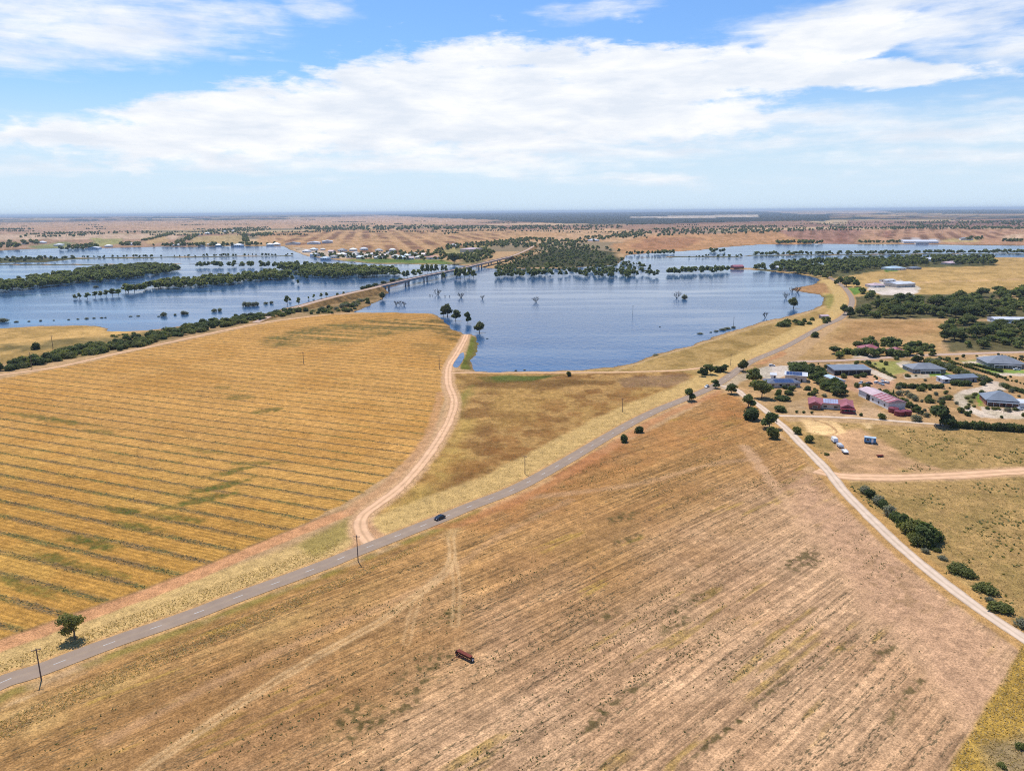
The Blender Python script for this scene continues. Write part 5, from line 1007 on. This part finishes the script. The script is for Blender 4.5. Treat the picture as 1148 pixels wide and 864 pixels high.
    belt([(936,321.5),(964,322.5),(962,317),(938,317)], 9, 10, 13, 'tall roadside gum left of the concrete yard', 'roadside gums left of the concrete yard', 307, 6, 99, ('gumA','gumB'), 1)
    belt([(965,336),(985,338),(985,328),(966,329)], 8, 7, 10, 'gum tree between the road and the concrete yard', 'gums between road and concrete yard', 308, 6, 99, ('gumA','gumC'), 1)
    # dark masses on the right
    belt([(950,356),(970,357.5),(1020,357.5),(1056,357),(1150,357),(1240,357),(1230,338),(1148,328),(1100,333),(1050,337),(1010,339),(985,343),(960,349)], 215, 6.5, 13, 'dark gum in the dense belt above the tan paddock at right', 'dense dark belt above the tan paddock', 311, 5, 74, ('gumA','gumC','gumD','gumB'), 1.2)
    belt([(1055,371),(1057,390),(1100,393),(1148,393.5),(1240,393),(1230,368),(1148,367),(1100,364),(1070,362)], 100, 5.5, 11, 'dark tree in the block right of the tan paddock', 'dark tree block right of the tan paddock', 312, 5, 52, ('gumD','gumC','gumA'), 1.2)
    belt([(842,303.5),(865,305),(895,308),(925,313.5),(938,309),(960,306.5),(1000,301),(1050,298),(1116,298),(1112,291),(1060,290),(1000,292),(940,294),(880,297)], 360, 10, 15, 'gum tree in the riverside wood behind the north shore houses', 'riverside wood behind the north shore', 313, 7, 46, FAR, 1.2)
    belt([(842,287),(1000,285.6),(1148,284.6),(1300,285),(1300,283.5),(1148,283),(1000,284),(842,285.6)], 260, 7, 11, 'small tree on the thin levee line across the water', 'trees on the thin levee', 314, 6, 12, FAR, 1.3)
    # wooded islands in the flood
    belt([(-60,329),(0,328),(15,327.5),(51,322.5),(102,318),(153,312.5),(207,304),(178,299.5),(127,302),(76,309),(25,318),(0,321),(-60,324)], 480, 10, 15, 'flooded gum in the dense belt on the long island at left', 'flooded gums on the long left island', 321, 5.5, 44, FAR, 1.25, ())
    belt([(140,329.5),(178,325),(216,323.5),(254,320),(300,315.5),(325,313.5),(327,309),(300,308),(260,312),(225,315),(178,320),(140,327)], 200, 9, 14, 'flooded gum in the slanting belt before the long island', 'flooded gums of the slanting belt', 322, 5.5, 42, FAR, 1.2, ())
    for px, py, h in [(84,334.5,7),(89,334,8.5),(98,334.5,9.5),(107,332.5,9),(113,332,9),(119,331.5,10),(126,331,11),(133,330.5,10)]: one(r.choice(FAR), px, py, h, 'small rounded flooded tree trailing off the slanting belt', group='trees trailing off the slanting belt', wide=1.1)
    belt([(305,303),(330,305),(345,311.5),(380,313.5),(430,310.5),(447,311),(446,306),(400,303.5),(360,300.5),(330,299.5)], 210, 11, 16, 'flooded gum in the rounded wood left of the bridge', 'flooded gums left of the bridge', 323, 6, 40, FAR, 1.25, ())
    belt([(280,315),(345,315),(345,311),(320,306),(285,311)], 22, 9, 13, 'flooded gum between the slanting belt and the rounded wood', 'flooded gums between two belts', 324, 9, 22, FAR, 1.1, ())
    for px, py, h in [(334,318.5,9),(453,311,13),(457,311.5,15),(464,310.5,15),(470,309.5,14)]: one(r.choice(FAR), px, py, h, 'separate flooded gum standing just left of the bridge', group='separate flooded gums left of the bridge')
    for px, py, h in [(474,306,18),(479,306.5,20),(484,306,18),(489,305.5,18),(496,304.5,14),(500,304.5,14)]: one('far3', px, py, h, 'tall thin crowned gum in the water behind the bridge', group='thin gums behind the bridge', wide=.75)
    for px, py, h in [(497,312.5,13),(512,311.5,20),(516,312,19),(521,311.5,20),(526,310,18),(531,311,15)]: one(r.choice(FAR), px, py, h, 'flooded gum standing before the far end of the bridge', group='flooded gums before the far bridge end', wide=.9)
    belt([(-80,296),(0,295.5),(50,294),(86,291.5),(84,290),(0,291),(-80,292)], 60, 8, 12, 'tree on the low green bank nearest the left edge', 'trees on the low green left bank', 325, 8, 20, FAR, 1.2, ())
    belt([(221,300.5),(308,300.5),(336,302.5),(336,300),(300,298.5),(221,298.5)], 34, 11, 15, 'flooded gum in the broken row before the narrow levee', 'flooded gums in a broken row', 326, 9, 22, FAR, 1.15, ())
    belt([(86,290),(330,287),(330,286.2),(86,289)], 60, 5, 9, 'small tree on the narrow levee across the flood', 'small trees on the narrow levee', 327, 8, 8, FAR, 1.2, ())
    belt([(553,312),(600,312.5),(612,310.5),(640,309.5),(660,312),(700,312),(737,310.5),(738,307),(700,306),(640,306.5),(600,307),(560,308)], 80, 9, 13, 'flooded gum at the front of the wood right of the bridge', 'front gums of the wood right of the bridge', 328, 6, 56, FAR, 1.1, ())
    belt([(556,306),(600,306),(700,305),(738,304),(720,298),(690,290),(670,283),(640,278),(600,281),(575,291),(556,300)], 620, 3.5, 10, 'tree in the wood right of the bridge', 'wood right of the bridge', 329, 4, 0, FAR, 1.3)
    belt([(748,309),(775,307.5),(790,308),(817,306),(815,303.5),(750,306)], 34, 10, 13, 'flooded gum in the row of trees left of the boat sheds', 'flooded gums left of the boat sheds', 330, 7, 24, FAR, 1.1, ())
    belt([(700,287),(756,285.5),(756,283.5),(702,284.5)], 30, 8, 12, 'tree', 'x', 331, 9, 0, FAR, 1.1, ()); belt([(760,290),(832,289),(834,286.5),(800,287)], 20, 4, 7, 'tree', 'x', 332, 9, 0, FAR, 1.2, ()); belt([(795,284.5),(812,283.5),(812,281.5),(796,282)], 12, 9, 12, 'x', 'x', 333, 8, 0, FAR, 1.2, ())
    # roadside scrub along the stubble paddock and causeway
    belt([(-60,424),(0,418),(36,412.5),(89,400),(127,395.5),(178,384.5),(229,372),(254,367),(290,360.5),(330,353.5),(330,349),(290,354.5),(254,359),(229,363),(178,374.5),(127,386),(89,391),(36,404),(0,411),(-60,414)], 260, 3.2, 5.8, 'dark roadside shrub in the long belt along the top of the stubble paddock', 'long shrub belt along the stubble paddock', 341, 3.2, 150, ('bushB','bushA','gumD','bushC','bushB'), 1.35, (), 'shrub')
    belt([(60,402),(100,391),(150,379),(180,372),(160,372),(100,383),(50,396)], 26, 2, 3.5, 'low shrub on the sandy slope behind the long shrub belt', 'low shrubs on the sandy slope', 342, 5, 26, ('bushC','bushG','bushA'), 1.3, (), 'shrub')
    for px, py, h in [(325,351,6.5),(334,349.5,6),(343,349,5),(349,352,3),(320,351,6),(357,351.5,3.5),(366,349.5,3),(372,351.5,3)]: one(r.choice(('bushB','bushC','gumD')), px, py, h, 'shrub at the foot of the causeway bank', 'shrub', 1.3, group='shrubs at the foot of the causeway bank')
    belt([(350,352),(372,351.5),(396,350),(412,343),(424,335.5),(404,337),(380,344),(350,349)], 34, 2.5, 5, 'low dark scrub between the causeway bank and the stubble paddock', 'scrub below the causeway bank', 343, 4, 34, ('bushB','bushC','bushG'), 1.3, (), 'shrub')
    for px, py, h in [(383,345,6),(389,343.5,5),(377,347,4),(397,341,4.5),(404,338,4),(412,336,3.5)]: one('bushG', px, py, h, 'shrub growing on the side of the causeway bank', 'shrub', 1.2, group='shrubs on the side of the causeway bank')
    for px, py, h in [(322,340.5,12),(335,341,10),(352,333.5,6),(360,332.5,6.5),(366,331.5,6),(378,331.5,5.5),(385,330.5,6),(346,334.5,4),(325,337,5)]: one(r.choice(FAR), px, py, h, 'flooded tree on the far side of the causeway', group='flooded trees beyond the causeway', wide=1.1)
    for px, py, h in [(408,325,7),(414,323.5,7),(421,321,6),(430,318.5,6),(440,316,6),(449,314,5)]: one('bushB', px, py, h, 'dark shrub on the old embankment beside the bridge', 'shrub', 1.6, group='shrubs on the old embankment')
    one('gumB', 429, 335, 11, 'flooded gum beside the first bridge pier')
    for px, py, h in [(444,341.5,9),(449,341.5,10),(453,342,8)]: one('dead1', px, py, h, 'sparse half drowned tree between the causeway and the paddock', 'bare tree', 1.3, group='half drowned trees before the bridge')
    # drowned scrub in the left water
    for px, py, h, w in [(3,360,5,1.6),(18,360,1.8,2.2),(32,359.5,1.4,2),(45.5,358.8,1.8,1.3),(60,358.3,1.2,1.5),(77,357.5,1.5,1.5),(87,357,1.5,1.6),(97,356.5,2,1.6),(105,356,1.6,1.8),(114,355.5,1.6,1.8),(118,355.3,1.4,1.5),(146,354,1.4,2.4),(155,353.6,1.6,2),(183,353.5,5.5,1.2),(178,354,1.5,2),(196,352.5,2.5,1.2),(205,351.5,5,1.1),(209,351.5,4,1),(240,348.5,4.5,1.1),(246,348,4.5,1.0),(275,342.5,7,.9),(279,342.5,6.5,1),(284,342.3,6,1),(288,341.8,6,.8),(298,340,3.5,1.4),(304,339.5,4,1.2),(107.5,321.8,4,1.4)]:
        one('bushG', px, py, h, 'drowned shrub poking from the water before the shrub belt', 'shrub', w, group='drowned shrubs in the left water', name='drowned_shrub')
    for j, (px, py, h, lb) in enumerate([(517,333,12,'bare drowned tree under the middle of the bridge, taller of two'),(541,334.5,9,'bare drowned tree right of the taller one by the bridge'),(491,330,13,'thin bare drowned tree near the second bridge piers'),(600.7,338,12,'bare drowned tree alone in the middle of the lake'),(759,333.5,14,'large bare drowned tree toward the right of the lake'),(881,333.5,12,'bare drowned tree inside the right bay, left of two'),(894,327,14,'tall bare drowned tree off the small point'),(858,355,10,'thin bare drowned tree near the right shore'),(888,326.5,10,'slim bare drowned tree beside the tall one off the point')]): one('dead%d' % (j % 3), px, py, h, lb, 'bare tree', 1.2)
    one('bushG', 767, 334.5, 7, 'rounded drowned shrub beside the large bare tree', 'shrub'); one('gumB', 889.5, 344.5, 14, 'leafy drowned gum in the right bay', wide=1.0)
    for px, py, h in [(482,331,4),(485,331,3),(499,332,4),(504,332,3.5)]: one('dead2', px, py, h, 'small bare stump tree in the water near the bridge piers', 'bare tree', 1, group='bare stumps near the bridge piers')
    for px, py, h, w in [(785,373,1.6,2.8),(803,370.5,1.8,2.2),(810,369,2.4,2.0),(816,367.6,2.4,2.0),(822,366.4,2.2,1.8),(735.7,397.5,1.3,3.4),(578,414,1,2),(588,413.5,1,1.5),(740,365.3,1.0,1.6),(546,378.5,.9,2),(797,371.5,1.2,1.5)]: one('bushG', px, py, h, 'low reed clump standing in the lake shallows', 'reeds', w, group='reed clumps in the lake shallows', name='reed_clump')
    # distant tree lines, one mass
    def far(poly, n, h0, h1, seed, mind=12): belt(poly, n, h0, h1, '', '', seed, mind, 0, FAR, 1.25, ())
    far([(382,292),(505,291.5),(520,287),(545,280),(556,286),(548,294),(520,297),(505,293),(440,292.5)], 90, 9, 14, 401); far([(350,290),(400,291),(505,290),(505,283),(430,285),(350,286)], 110, 8, 13, 402)
    far([(488,283),(520,280),(556,277),(580,274),(580,270),(548,272),(500,277)], 110, 9, 13, 403); far([(575,275),(640,273),(700,284),(640,280),(575,279)], 110, 8, 13, 404)
    far([(560,279),(572,276.5),(596,270),(590,268),(560,274)], 40, 9, 13, 421); far([(328,258.5),(345,254.5),(420,254),(470,255.5),(560,255),(575,257),(500,258.5),(400,259.2)], 240, 12, 20, 405, 20)
    far([(722,268.5),(763,264),(830,264),(948,257),(945,254.5),(880,257.5),(820,258),(763,258.5),(690,263),(640,270),(690,268)], 300, 10, 15, 406, 18); far([(640,272),(700,263.5),(730,261),(735,262),(700,266),(650,274)], 90, 9, 13, 407)
    far([(570,268.5),(600,268),(640,270.5),(655,274),(600,272.5),(570,271)], 90, 9, 13, 408); far([(-60,281),(0,280.5),(20,279),(18,274),(-60,274)], 40, 14, 22, 409); far([(26,276),(42,275),(42,272),(26,272)], 12, 14, 20, 410); far([(67,281),(110,280),(110,276),(90,276),(67,279)], 45, 10, 16, 411)
    far([(136,277),(158,276.5),(158,274),(136,274)], 16, 12, 16, 412); far([(158,271),(166,270.5),(196,263),(190,262)], 60, 9, 13, 413); far([(192,274.5),(205,274),(224,264),(218,263)], 60, 9, 13, 414); far([(168,277.5),(250,276.8),(310,275.5),(310,274.5),(168,276)], 60, 10, 17, 415)
    far([(222,264.5),(270,262.5),(305,258),(300,256),(270,256),(222,262)], 150, 10, 15, 416); far([(273,272.5),(279,272.5),(276,264),(272,262)], 30, 12, 16, 417); far([(281,267),(304,265),(304,261.5),(281,264)], 45, 11, 15, 418)
    far([(-60,258.6),(38,258.2),(38,257.2),(-60,257.4)], 110, 12, 16, 419, 20); far([(55,263.5),(120,262.5),(170,262),(170,261.5),(55,262.5)], 22, 12, 16, 420); far([(-40,268),(100,267),(100,265),(-40,266)], 16, 12, 18, 422)
    far([(940,257.2),(1260,257.6),(1260,255.6),(1040,255.3),(940,256)], 170, 11, 15, 423, 20); far([(1010,252.5),(1250,253.5),(1250,248),(1050,248)], 260, 11, 15, 424, 25); far([(868,272.5),(900,272),(925,273),(922,274),(868,274)], 40, 10, 14, 425); far([(963,272.2),(1010,271.5),(1008,273),(963,273.2)], 26, 8, 12, 426); far([(1124,271.8),(1160,272),(1160,270.8),(1124,270.6)], 24, 10, 13, 427)
    far([(1085,270),(1101,269.5),(1101,268),(1085,268.4)], 12, 10, 14, 428); far([(560,258.5),(700,256.5),(700,254),(620,253),(560,255)], 160, 10, 15, 429, 25); far([(700,262),(860,257),(860,254),(700,259)], 60, 10, 15, 430, 30); far([(440,256.5),(560,257.5),(560,254.5),(470,253)], 60, 12, 17, 431, 25)
    # shelter belts and paddock trees strewn over the far plain
    rr = np.random.default_rng(88)
    for _ in range(120):
        px, py = rr.uniform(-60, 1210), 243.5+rr.random()**.8*19; x, y = G(px, py+(574-px)*.008)
        if y < 2700 or land_h(np.array([x]), np.array([y]))[1][0] > -60: continue
        n = int(rr.integers(3, 40)**1.0); a = rr.choice([-.26, -.26, -.22, 1.31]); L = n*rr.uniform(8, 13)
        for q in np.linspace(-.5, .5, n):
            if rr.random() < .85: STUFF.append(('far%d' % rr.integers(0, 5), x+math.cos(a)*L*q+rr.normal()*3, y+math.sin(a)*L*q+rr.normal()*5, rr.uniform(6, 13), 1.3))
    belt([(905,409),(960,407),(1005,404),(1090,399),(1150,400),(1150,470),(1080,470),(1010,468),(960,464),(910,460)], 95, 1.2, 3.6, 'garden shrub scattered about the house blocks right of the intersection', 'scattered garden shrubs of the house blocks', 351, 4, 95, ('bushA','bushB','bushC','bushG'), 1.0, None, 'shrub', 'garden_shrub')
    settle(); stuff_woods()
# ------------------------------------------------------------------ weeds standing in the bare paddock and along the stubble rows
def weeds():
    r = np.random.default_rng(77)
    def tufts(name, P, size, col, label, cat, per=4):
        n = len(P); V = []; h = land_h(P[:, 0], P[:, 1])[0]
        for k in range(per):
            a = r.random(n)*6.28; t = np.stack([np.cos(a), np.sin(a), 0*a], 1); s = (size*(.35+1.5*r.random(n)**2))[:, None]; up = np.stack([(r.random(n)-.5)*2.4, (r.random(n)-.5)*2.4, .45+.5*r.random(n)], 1)
            c = np.concatenate([P, h[:, None]], 1)+t*s*.25*r.random(n)[:, None]
            V.append(np.stack([c-t*s*.35, c+t*s*.35, c+t*s*.6+up*s, c-t*s*.5+up*s*.9], 1))
        V = np.concatenate(V, 0).reshape(-1, 3); o = link(name, np_mesh(name, V, np.arange(len(V)).reshape(-1, 4), col)); o['kind'] = 'stuff'; tag(o, label, cat)
    main = GP([(0,840),(100,775),(330,690),(520,600),(700,500),(815,450),(890,510),(930,560),(1030,660),(1120,730),(1060,850),(1000,900),(200,900)])
    b_ = math.radians(41.7); cb, sb = math.cos(b_), math.sin(b_)
    p = main.min(0)+r.random((420000, 2))*(main.max(0)-main.min(0)); p = p[sdist(main, p[:, 0], p[:, 1]) > 0]; s = p[:, 0]*cb+p[:, 1]*sb; t = -p[:, 0]*sb+p[:, 1]*cb
    line = sst(.56, .68, fbm(s/30, t/2.2, 101, 2))*sst(.40, .58, fbm(p[:, 0]/38, p[:, 1]/38, 102, 3)); dens = line*.15+.002
    q = p[r.random(len(p)) < dens]; tufts('weeds', q, .19, M['weed'], 'small green weeds standing in lines on the bare paddock', 'weeds')
    a_ = math.radians(-22.6); ca, sa = math.cos(a_), math.sin(a_); F_ = GP([(-60,740),(0,718),(200,648),(400,556),(490,470),(494,430),(300,430),(0,450),(-80,500)])
    p = F_.min(0)+r.random((260000, 2))*(F_.max(0)-F_.min(0)); p = p[sdist(F_, p[:, 0], p[:, 1]) > 1]; s = p[:, 0]*ca+p[:, 1]*sa; t = -p[:, 0]*sa+p[:, 1]*ca
    tw = t; ph = ((tw-117.6)/10.35) % 1; dd = np.minimum(ph, 1-ph)*10.35
    dens = (1-sst(.5, 1.9, dd))*.34*(1-.6*sst(200, 380, p[:, 1]))*sst(.3, .6, fbm(s/22, tw/5, 83, 3)+.05); q = p[r.random(len(p)) < dens]; tufts('row_weeds', q, .21, M['weed2'], 'dull weeds along the dark rows of the stubble paddock', 'weeds')
    ol = np.array(inpoly([(880,478),(960,476),(1058,484),(1400,494),(1400,900),(1160,730),(1050,650),(975,583),(930,545)], 9000, 5, 0, ())); d1 = ldist(CROSSTRACK, ol[:, 0], ol[:, 1])[0]; pad = sdist(GP([(918,482),(965,478),(1000,498),(1030,518),(1000,535),(925,535)]), ol[:, 0], ol[:, 1])
    kk = (d1 > 6.5) & (ldist(GRAVEL, ol[:, 0], ol[:, 1])[0] > 4) & (pad < 0) & (r.random(len(ol)) < .04+.75*sst(.55, .68, fbm(ol[:, 0]/11, ol[:, 1]/9, 151, 4))); tufts('paddock_weeds', ol[kk], .42, M['weed'], 'dark low weeds dotted over the olive paddock right of the gravel road', 'weeds', 5)
    # tussocks on the dry verges and triangle
    out = []
    for poly, n in [([(508,425),(640,425),(764,422),(730,458),(580,540),(492,576),(430,592),(430,570),(490,505)], 12000), ([(0,812),(100,764),(300,685),(470,612),(470,618),(300,697),(100,784),(0,835)], 5000), ([(1010,484),(1148,484),(1148,518),(1060,520)], 3500), ([(985,548),(1148,542),(1148,700),(1060,636)], 5000), ([(1148,722),(1085,830),(1060,866),(1160,880)], 2600), ([(0,745),(200,672),(380,606),(380,620),(200,688),(0,758)], 3200), ([(640,418),(800,375),(900,352),(940,352),(830,402),(760,420)], 4000)]:
        out += inpoly(poly, n, n, 0, ())
    tufts('dry_grass', np.array(out), .17, M['straw'], 'dry straw tussocks on the verges and rough paddocks', 'dry grass', 3)
# ------------------------------------------------------------------ sky, sun, air, camera
SUN = Vector((-.30, .62, 1.0)); SUN.z = math.hypot(SUN.x, SUN.y)*math.tan(math.radians(63)); SUN.normalize()
def sky():
    w = bpy.data.worlds.new('World'); S.world = w; w.use_nodes = True; nt = w.node_tree; lk = nt.links.new; bg = nt.nodes['Background']
    sk = nd(nt, 'ShaderNodeTexSky'); sk.sky_type = 'NISHITA'; sk.sun_disc = False; sk.sun_elevation = math.asin(SUN.z); sk.sun_rotation = math.atan2(SUN.x, SUN.y); sk.air_density = 1.25; sk.dust_density = .45; sk.ozone_density = 2.6; sk.altitude = 100
    tc = nd(nt, 'ShaderNodeTexCoord'); sp = nd(nt, 'ShaderNodeSeparateXYZ'); lk(tc.outputs['Generated'], sp.inputs[0])
    az = nd(nt, 'ShaderNodeMath', operation='ARCTAN2'); lk(sp.outputs[0], az.inputs[0]); lk(sp.outputs[1], az.inputs[1]); el = nd(nt, 'ShaderNodeMath', operation='ARCSINE'); lk(sp.outputs[2], el.inputs[0])
    uv = nd(nt, 'ShaderNodeCombineXYZ'); lk(az.outputs[0], uv.inputs[0]); lk(el.outputs[0], uv.inputs[1])
    def noise(sx, sy, det, rough, off=0.0, dist=0.0, rot=0.0):
        mp = nd(nt, 'ShaderNodeMapping'); mp.inputs['Scale'].default_value = (sx, sy, 1); mp.inputs['Location'].default_value = (off, off*.7, 0); mp.inputs['Rotation'].default_value = (0, 0, rot); lk(uv.outputs[0], mp.inputs['Vector'])
        n = nd(nt, 'ShaderNodeTexNoise', i_Scale=1.0, i_Detail=det, i_Roughness=rough, i_Distortion=dist); lk(mp.outputs[0], n.inputs['Vector']); return n
    def math_(op, a, b=None, c=None):
        n = nd(nt, 'ShaderNodeMath', operation=op)
        for i, v in enumerate((a, b, c)):
            if v is None: continue
            if isinstance(v, (int, float)): n.inputs[i].default_value = v
            else: lk(v, n.inputs[i])
        return n.outputs[0]
    # warp so cloud edges are ragged
    wn = noise(5, 16, 4, .6, 3.1); ws = nd(nt, 'ShaderNodeVectorMath', operation='SUBTRACT'); lk(wn.outputs['Color'], ws.inputs[0]); ws.inputs[1].default_value = (.5, .5, .5)
    wm = nd(nt, 'ShaderNodeVectorMath', operation='MULTIPLY'); lk(ws.outputs[0], wm.inputs[0]); wm.inputs[1].default_value = (.16, .045, 0); uw = nd(nt, 'ShaderNodeVectorMath', operation='ADD'); lk(uv.outputs[0], uw.inputs[0]); lk(wm.outputs[0], uw.inputs[1])
    def ae(px, py):
        d = Vector(ray(px, py)).normalized(); return math.atan2(d.x, d.y), math.asin(d.z)
    def blobs(lst):
        acc = None
        for px, py, rx, ry, rot, s in lst:
            a, e = ae(px, py); mp = nd(nt, 'ShaderNodeMapping', vector_type='TEXTURE'); mp.inputs['Location'].default_value = (a, e, 0); mp.inputs['Rotation'].default_value = (0, 0, math.radians(rot)); mp.inputs['Scale'].default_value = (rx/F, ry/F, 1); lk(uw.outputs[0], mp.inputs['Vector'])
            ln = nd(nt, 'ShaderNodeVectorMath', operation='LENGTH'); lk(mp.outputs[0], ln.inputs[0]); mr = nd(nt, 'ShaderNodeMapRange', interpolation_type='SMOOTHSTEP', i_From_Min=1.35, i_From_Max=.35, i_To_Min=0.0, i_To_Max=s); lk(ln.outputs['Value'], mr.inputs[0])
            acc = mr.outputs[0] if acc is None else math_('MAXIMUM', acc, mr.outputs[0])
        return acc
    solid = blobs([(120,150,120,16,5,.8),(230,140,150,36,8,1),(330,128,130,46,10,1),(440,118,150,56,4,1),(570,98,165,62,4,1),(700,92,160,40,0,1),(640,125,240,50,0,1),(800,86,110,30,3,1),(935,58,85,32,16,1),(960,84,130,17,-2,.95),(860,76,110,26,8,1)])
    veil = blobs([(60,35,190,40,5,.85),(200,18,140,30,0,.7),(345,6,60,20,0,.7),(670,12,100,12,4,.75),(1030,14,210,30,5,1),(1110,45,80,30,0,.85),(480,172,430,26,0,.85),(860,148,330,26,0,.8),(1060,140,200,24,0,.8),(1060,176,200,14,0,.6),(30,187,80,12,0,.6),(715,197,85,7,0,.65),(290,72,60,10,6,.45),(60,150,60,20,0,.4),(1120,100,70,8,6,.5),(560,203,500,12,0,.42),(950,200,300,12,0,.45),(150,198,200,10,0,.4)])
    f1 = noise(6, 30, 8, .62, 1.7, .35, .06); f2 = noise(26, 70, 6, .6, 5.3, .2, -.05); f3 = noise(4, 34, 6, .6, 8.8, .3, .10)
    ns = math_('MULTIPLY_ADD', f2.outputs[0], .45, math_('MULTIPLY', f1.outputs[0], .65))      # mean ~.55
    a1 = math_('ADD', solid, math_('MULTIPLY', math_('SUBTRACT', ns, .55), 2.5)); mr1 = nd(nt, 'ShaderNodeMapRange', interpolation_type='SMOOTHSTEP', i_From_Min=.28, i_From_Max=.80, i_To_Max=.98); lk(a1, mr1.inputs[0])
    nv = math_('MULTIPLY_ADD', f2.outputs[0], .3, math_('MULTIPLY', f3.outputs[0], .8)); a2 = math_('ADD', veil, math_('MULTIPLY', math_('SUBTRACT', nv, .55), 2.4)); mr2 = nd(nt, 'ShaderNodeMapRange', interpolation_type='SMOOTHSTEP', i_From_Min=.25, i_From_Max=1.15, i_To_Max=.92); lk(a2, mr2.inputs[0])
    m1 = math_('MULTIPLY', mr1.outputs[0], math_('GREATER_THAN', solid, .001)); m2 = math_('MULTIPLY', mr2.outputs[0], nodes_smooth(nt, veil))
    cov = math_('SUBTRACT', 1.0, math_('MULTIPLY', math_('SUBTRACT', 1.0, m1), math_('SUBTRACT', 1.0, m2)))
    shade = nd(nt, 'ShaderNodeValToRGB'); e_ = shade.color_ramp.elements; e_[0].position = .36; e_[0].color = (8.0, 8.6, 9.5, 1); e_[1].position = .62; e_[1].color = (10.2, 10.3, 10.5, 1)
    sn = noise(9, 40, 6, .6, 12.0, .2); lk(sn.outputs[0], shade.inputs[0])
    # thin pale air near the horizon
    hzr = nd(nt, 'ShaderNodeMapRange', i_From_Min=.0, i_From_Max=.20, i_To_Min=.92, i_To_Max=0.0, interpolation_type='SMOOTHERSTEP'); lk(el.outputs[0], hzr.inputs[0])
    hx = nd(nt, 'ShaderNodeMix', data_type='RGBA'); lk(hzr.outputs[0], hx.inputs['Factor']); 
    tint = nd(nt, 'ShaderNodeMix', data_type='RGBA', blend_type='MULTIPLY'); tint.inputs['Factor'].default_value = 1; lk(sk.outputs[0], tint.inputs['A']); tint.inputs['B'].default_value = SKYTINT
    lk(tint.outputs['Result'], hx.inputs['A']); hx.inputs['B'].default_value = (7.0, 8.6, 10.1, 1)
    mx = nd(nt, 'ShaderNodeMix', data_type='RGBA'); lk(cov, mx.inputs['Factor']); lk(hx.outputs['Result'], mx.inputs['A']); lk(shade.outputs[0], mx.inputs['B']); lk(mx.outputs['Result'], bg.inputs['Color']); bg.inputs['Strength'].default_value = .1
    w.cycles.sampling_method = 'MANUAL'; w.cycles.sample_map_resolution = 512
SKYTINT = (.72, 1.0, 1.42, 1)
def nodes_smooth(nt, v):
    n = nd(nt, 'ShaderNodeMapRange', interpolation_type='SMOOTHSTEP', i_From_Min=.02, i_From_Max=.5); nt.links.new(v, n.inputs[0]); return n.outputs[0]
def light_camera():
    l = bpy.data.lights.new('sun', 'SUN'); l.energy = 5.0; l.angle = math.radians(.55); l.color = (1, .955, .88); o = bpy.data.objects.new('sun', l); COL.objects.link(o); o.rotation_euler = (-SUN).to_track_quat('-Z', 'Y').to_euler()
    c = bpy.data.cameras.new('camera'); o = bpy.data.objects.new('camera', c); COL.objects.link(o); S.camera = o; c.sensor_width = 36; c.lens = 36*F/1148; c.clip_end = 250000; c.clip_start = 1
    c.sensor_fit = 'HORIZONTAL'
    # world axes of the drone camera, from the same model that places things
    cr, sr = math.cos(ROLL), math.sin(ROLL); fw = Vector((0, math.cos(PITCH), -math.sin(PITCH))); up = Vector((0, math.sin(PITCH), math.cos(PITCH))); rt = Vector((1, 0, 0))
    r2 = rt*cr-up*sr; u2 = rt*sr+up*cr
    m = Matrix((( r2.x, u2.x, -fw.x, 0), (r2.y, u2.y, -fw.y, 0), (r2.z, u2.z, -fw.z, CAMH), (0, 0, 0, 1))); o.matrix_world = m
def haze():
    m = bpy.data.materials.new('haze'); m.use_nodes = True; nt = m.node_tree; nt.nodes.remove(nt.nodes['Principled BSDF']); v = nt.nodes.new('ShaderNodeVolumePrincipled'); v.inputs['Color'].default_value = (.70, .83, .97, 1); v.inputs['Density'].default_value = HAZE; v.inputs['Anisotropy'].default_value = 0
    nt.links.new(v.outputs[0], nt.nodes['Material Output'].inputs['Volume']); o = link('haze', MB().box(-125000, 125000, -125000, 125000, -4.0, 160).mesh('haze', m)); o['kind'] = 'stuff'
HAZE = 4.0e-5
def settings():
    S.render.engine = 'CYCLES'; v = S.view_settings; v.view_transform = 'Standard'; v.look = 'None'; v.exposure = 0.0; v.gamma = 1; v.use_curve_mapping = False
    c = S.cycles; c.filter_width = 1.05; c.use_denoising = False; c.max_bounces = 6; c.diffuse_bounces = 2; c.glossy_bounces = 2; c.transmission_bounces = 2; c.volume_bounces = 0; c.transparent_max_bounces = 4; c.caustics_reflective = False; c.caustics_refractive = False
    try: c.denoising_prefilter = 'ACCURATE'; c.denoising_input_passes = 'RGB_ALBEDO_NORMAL'
    except Exception: pass
import time
T0 = time.time()
def log(s): print('%6.1f %s' % (time.time()-T0, s), flush=True)
M['weed'] = leafmat('weed leaves', (.05, .055, .022), (.16, .16, .06), 2.0); M['weed2'] = leafmat('row weed leaves', (.09, .08, .045), (.24, .20, .10), 2.0); M['straw'] = leafmat('straw blades', (.26, .18, .08), (.52, .39, .18), 1.0)
water(); build_ground(); log('ground'); roads(); log('roads'); protos(); buildings(); log('buildings'); bridge(); gear(); poles(); log('gear'); vegetation(); log('vegetation'); weeds(); log('weeds'); sky(); light_camera(); haze(); settings()
print(COUNT, len(STUFF), len(BUILT))
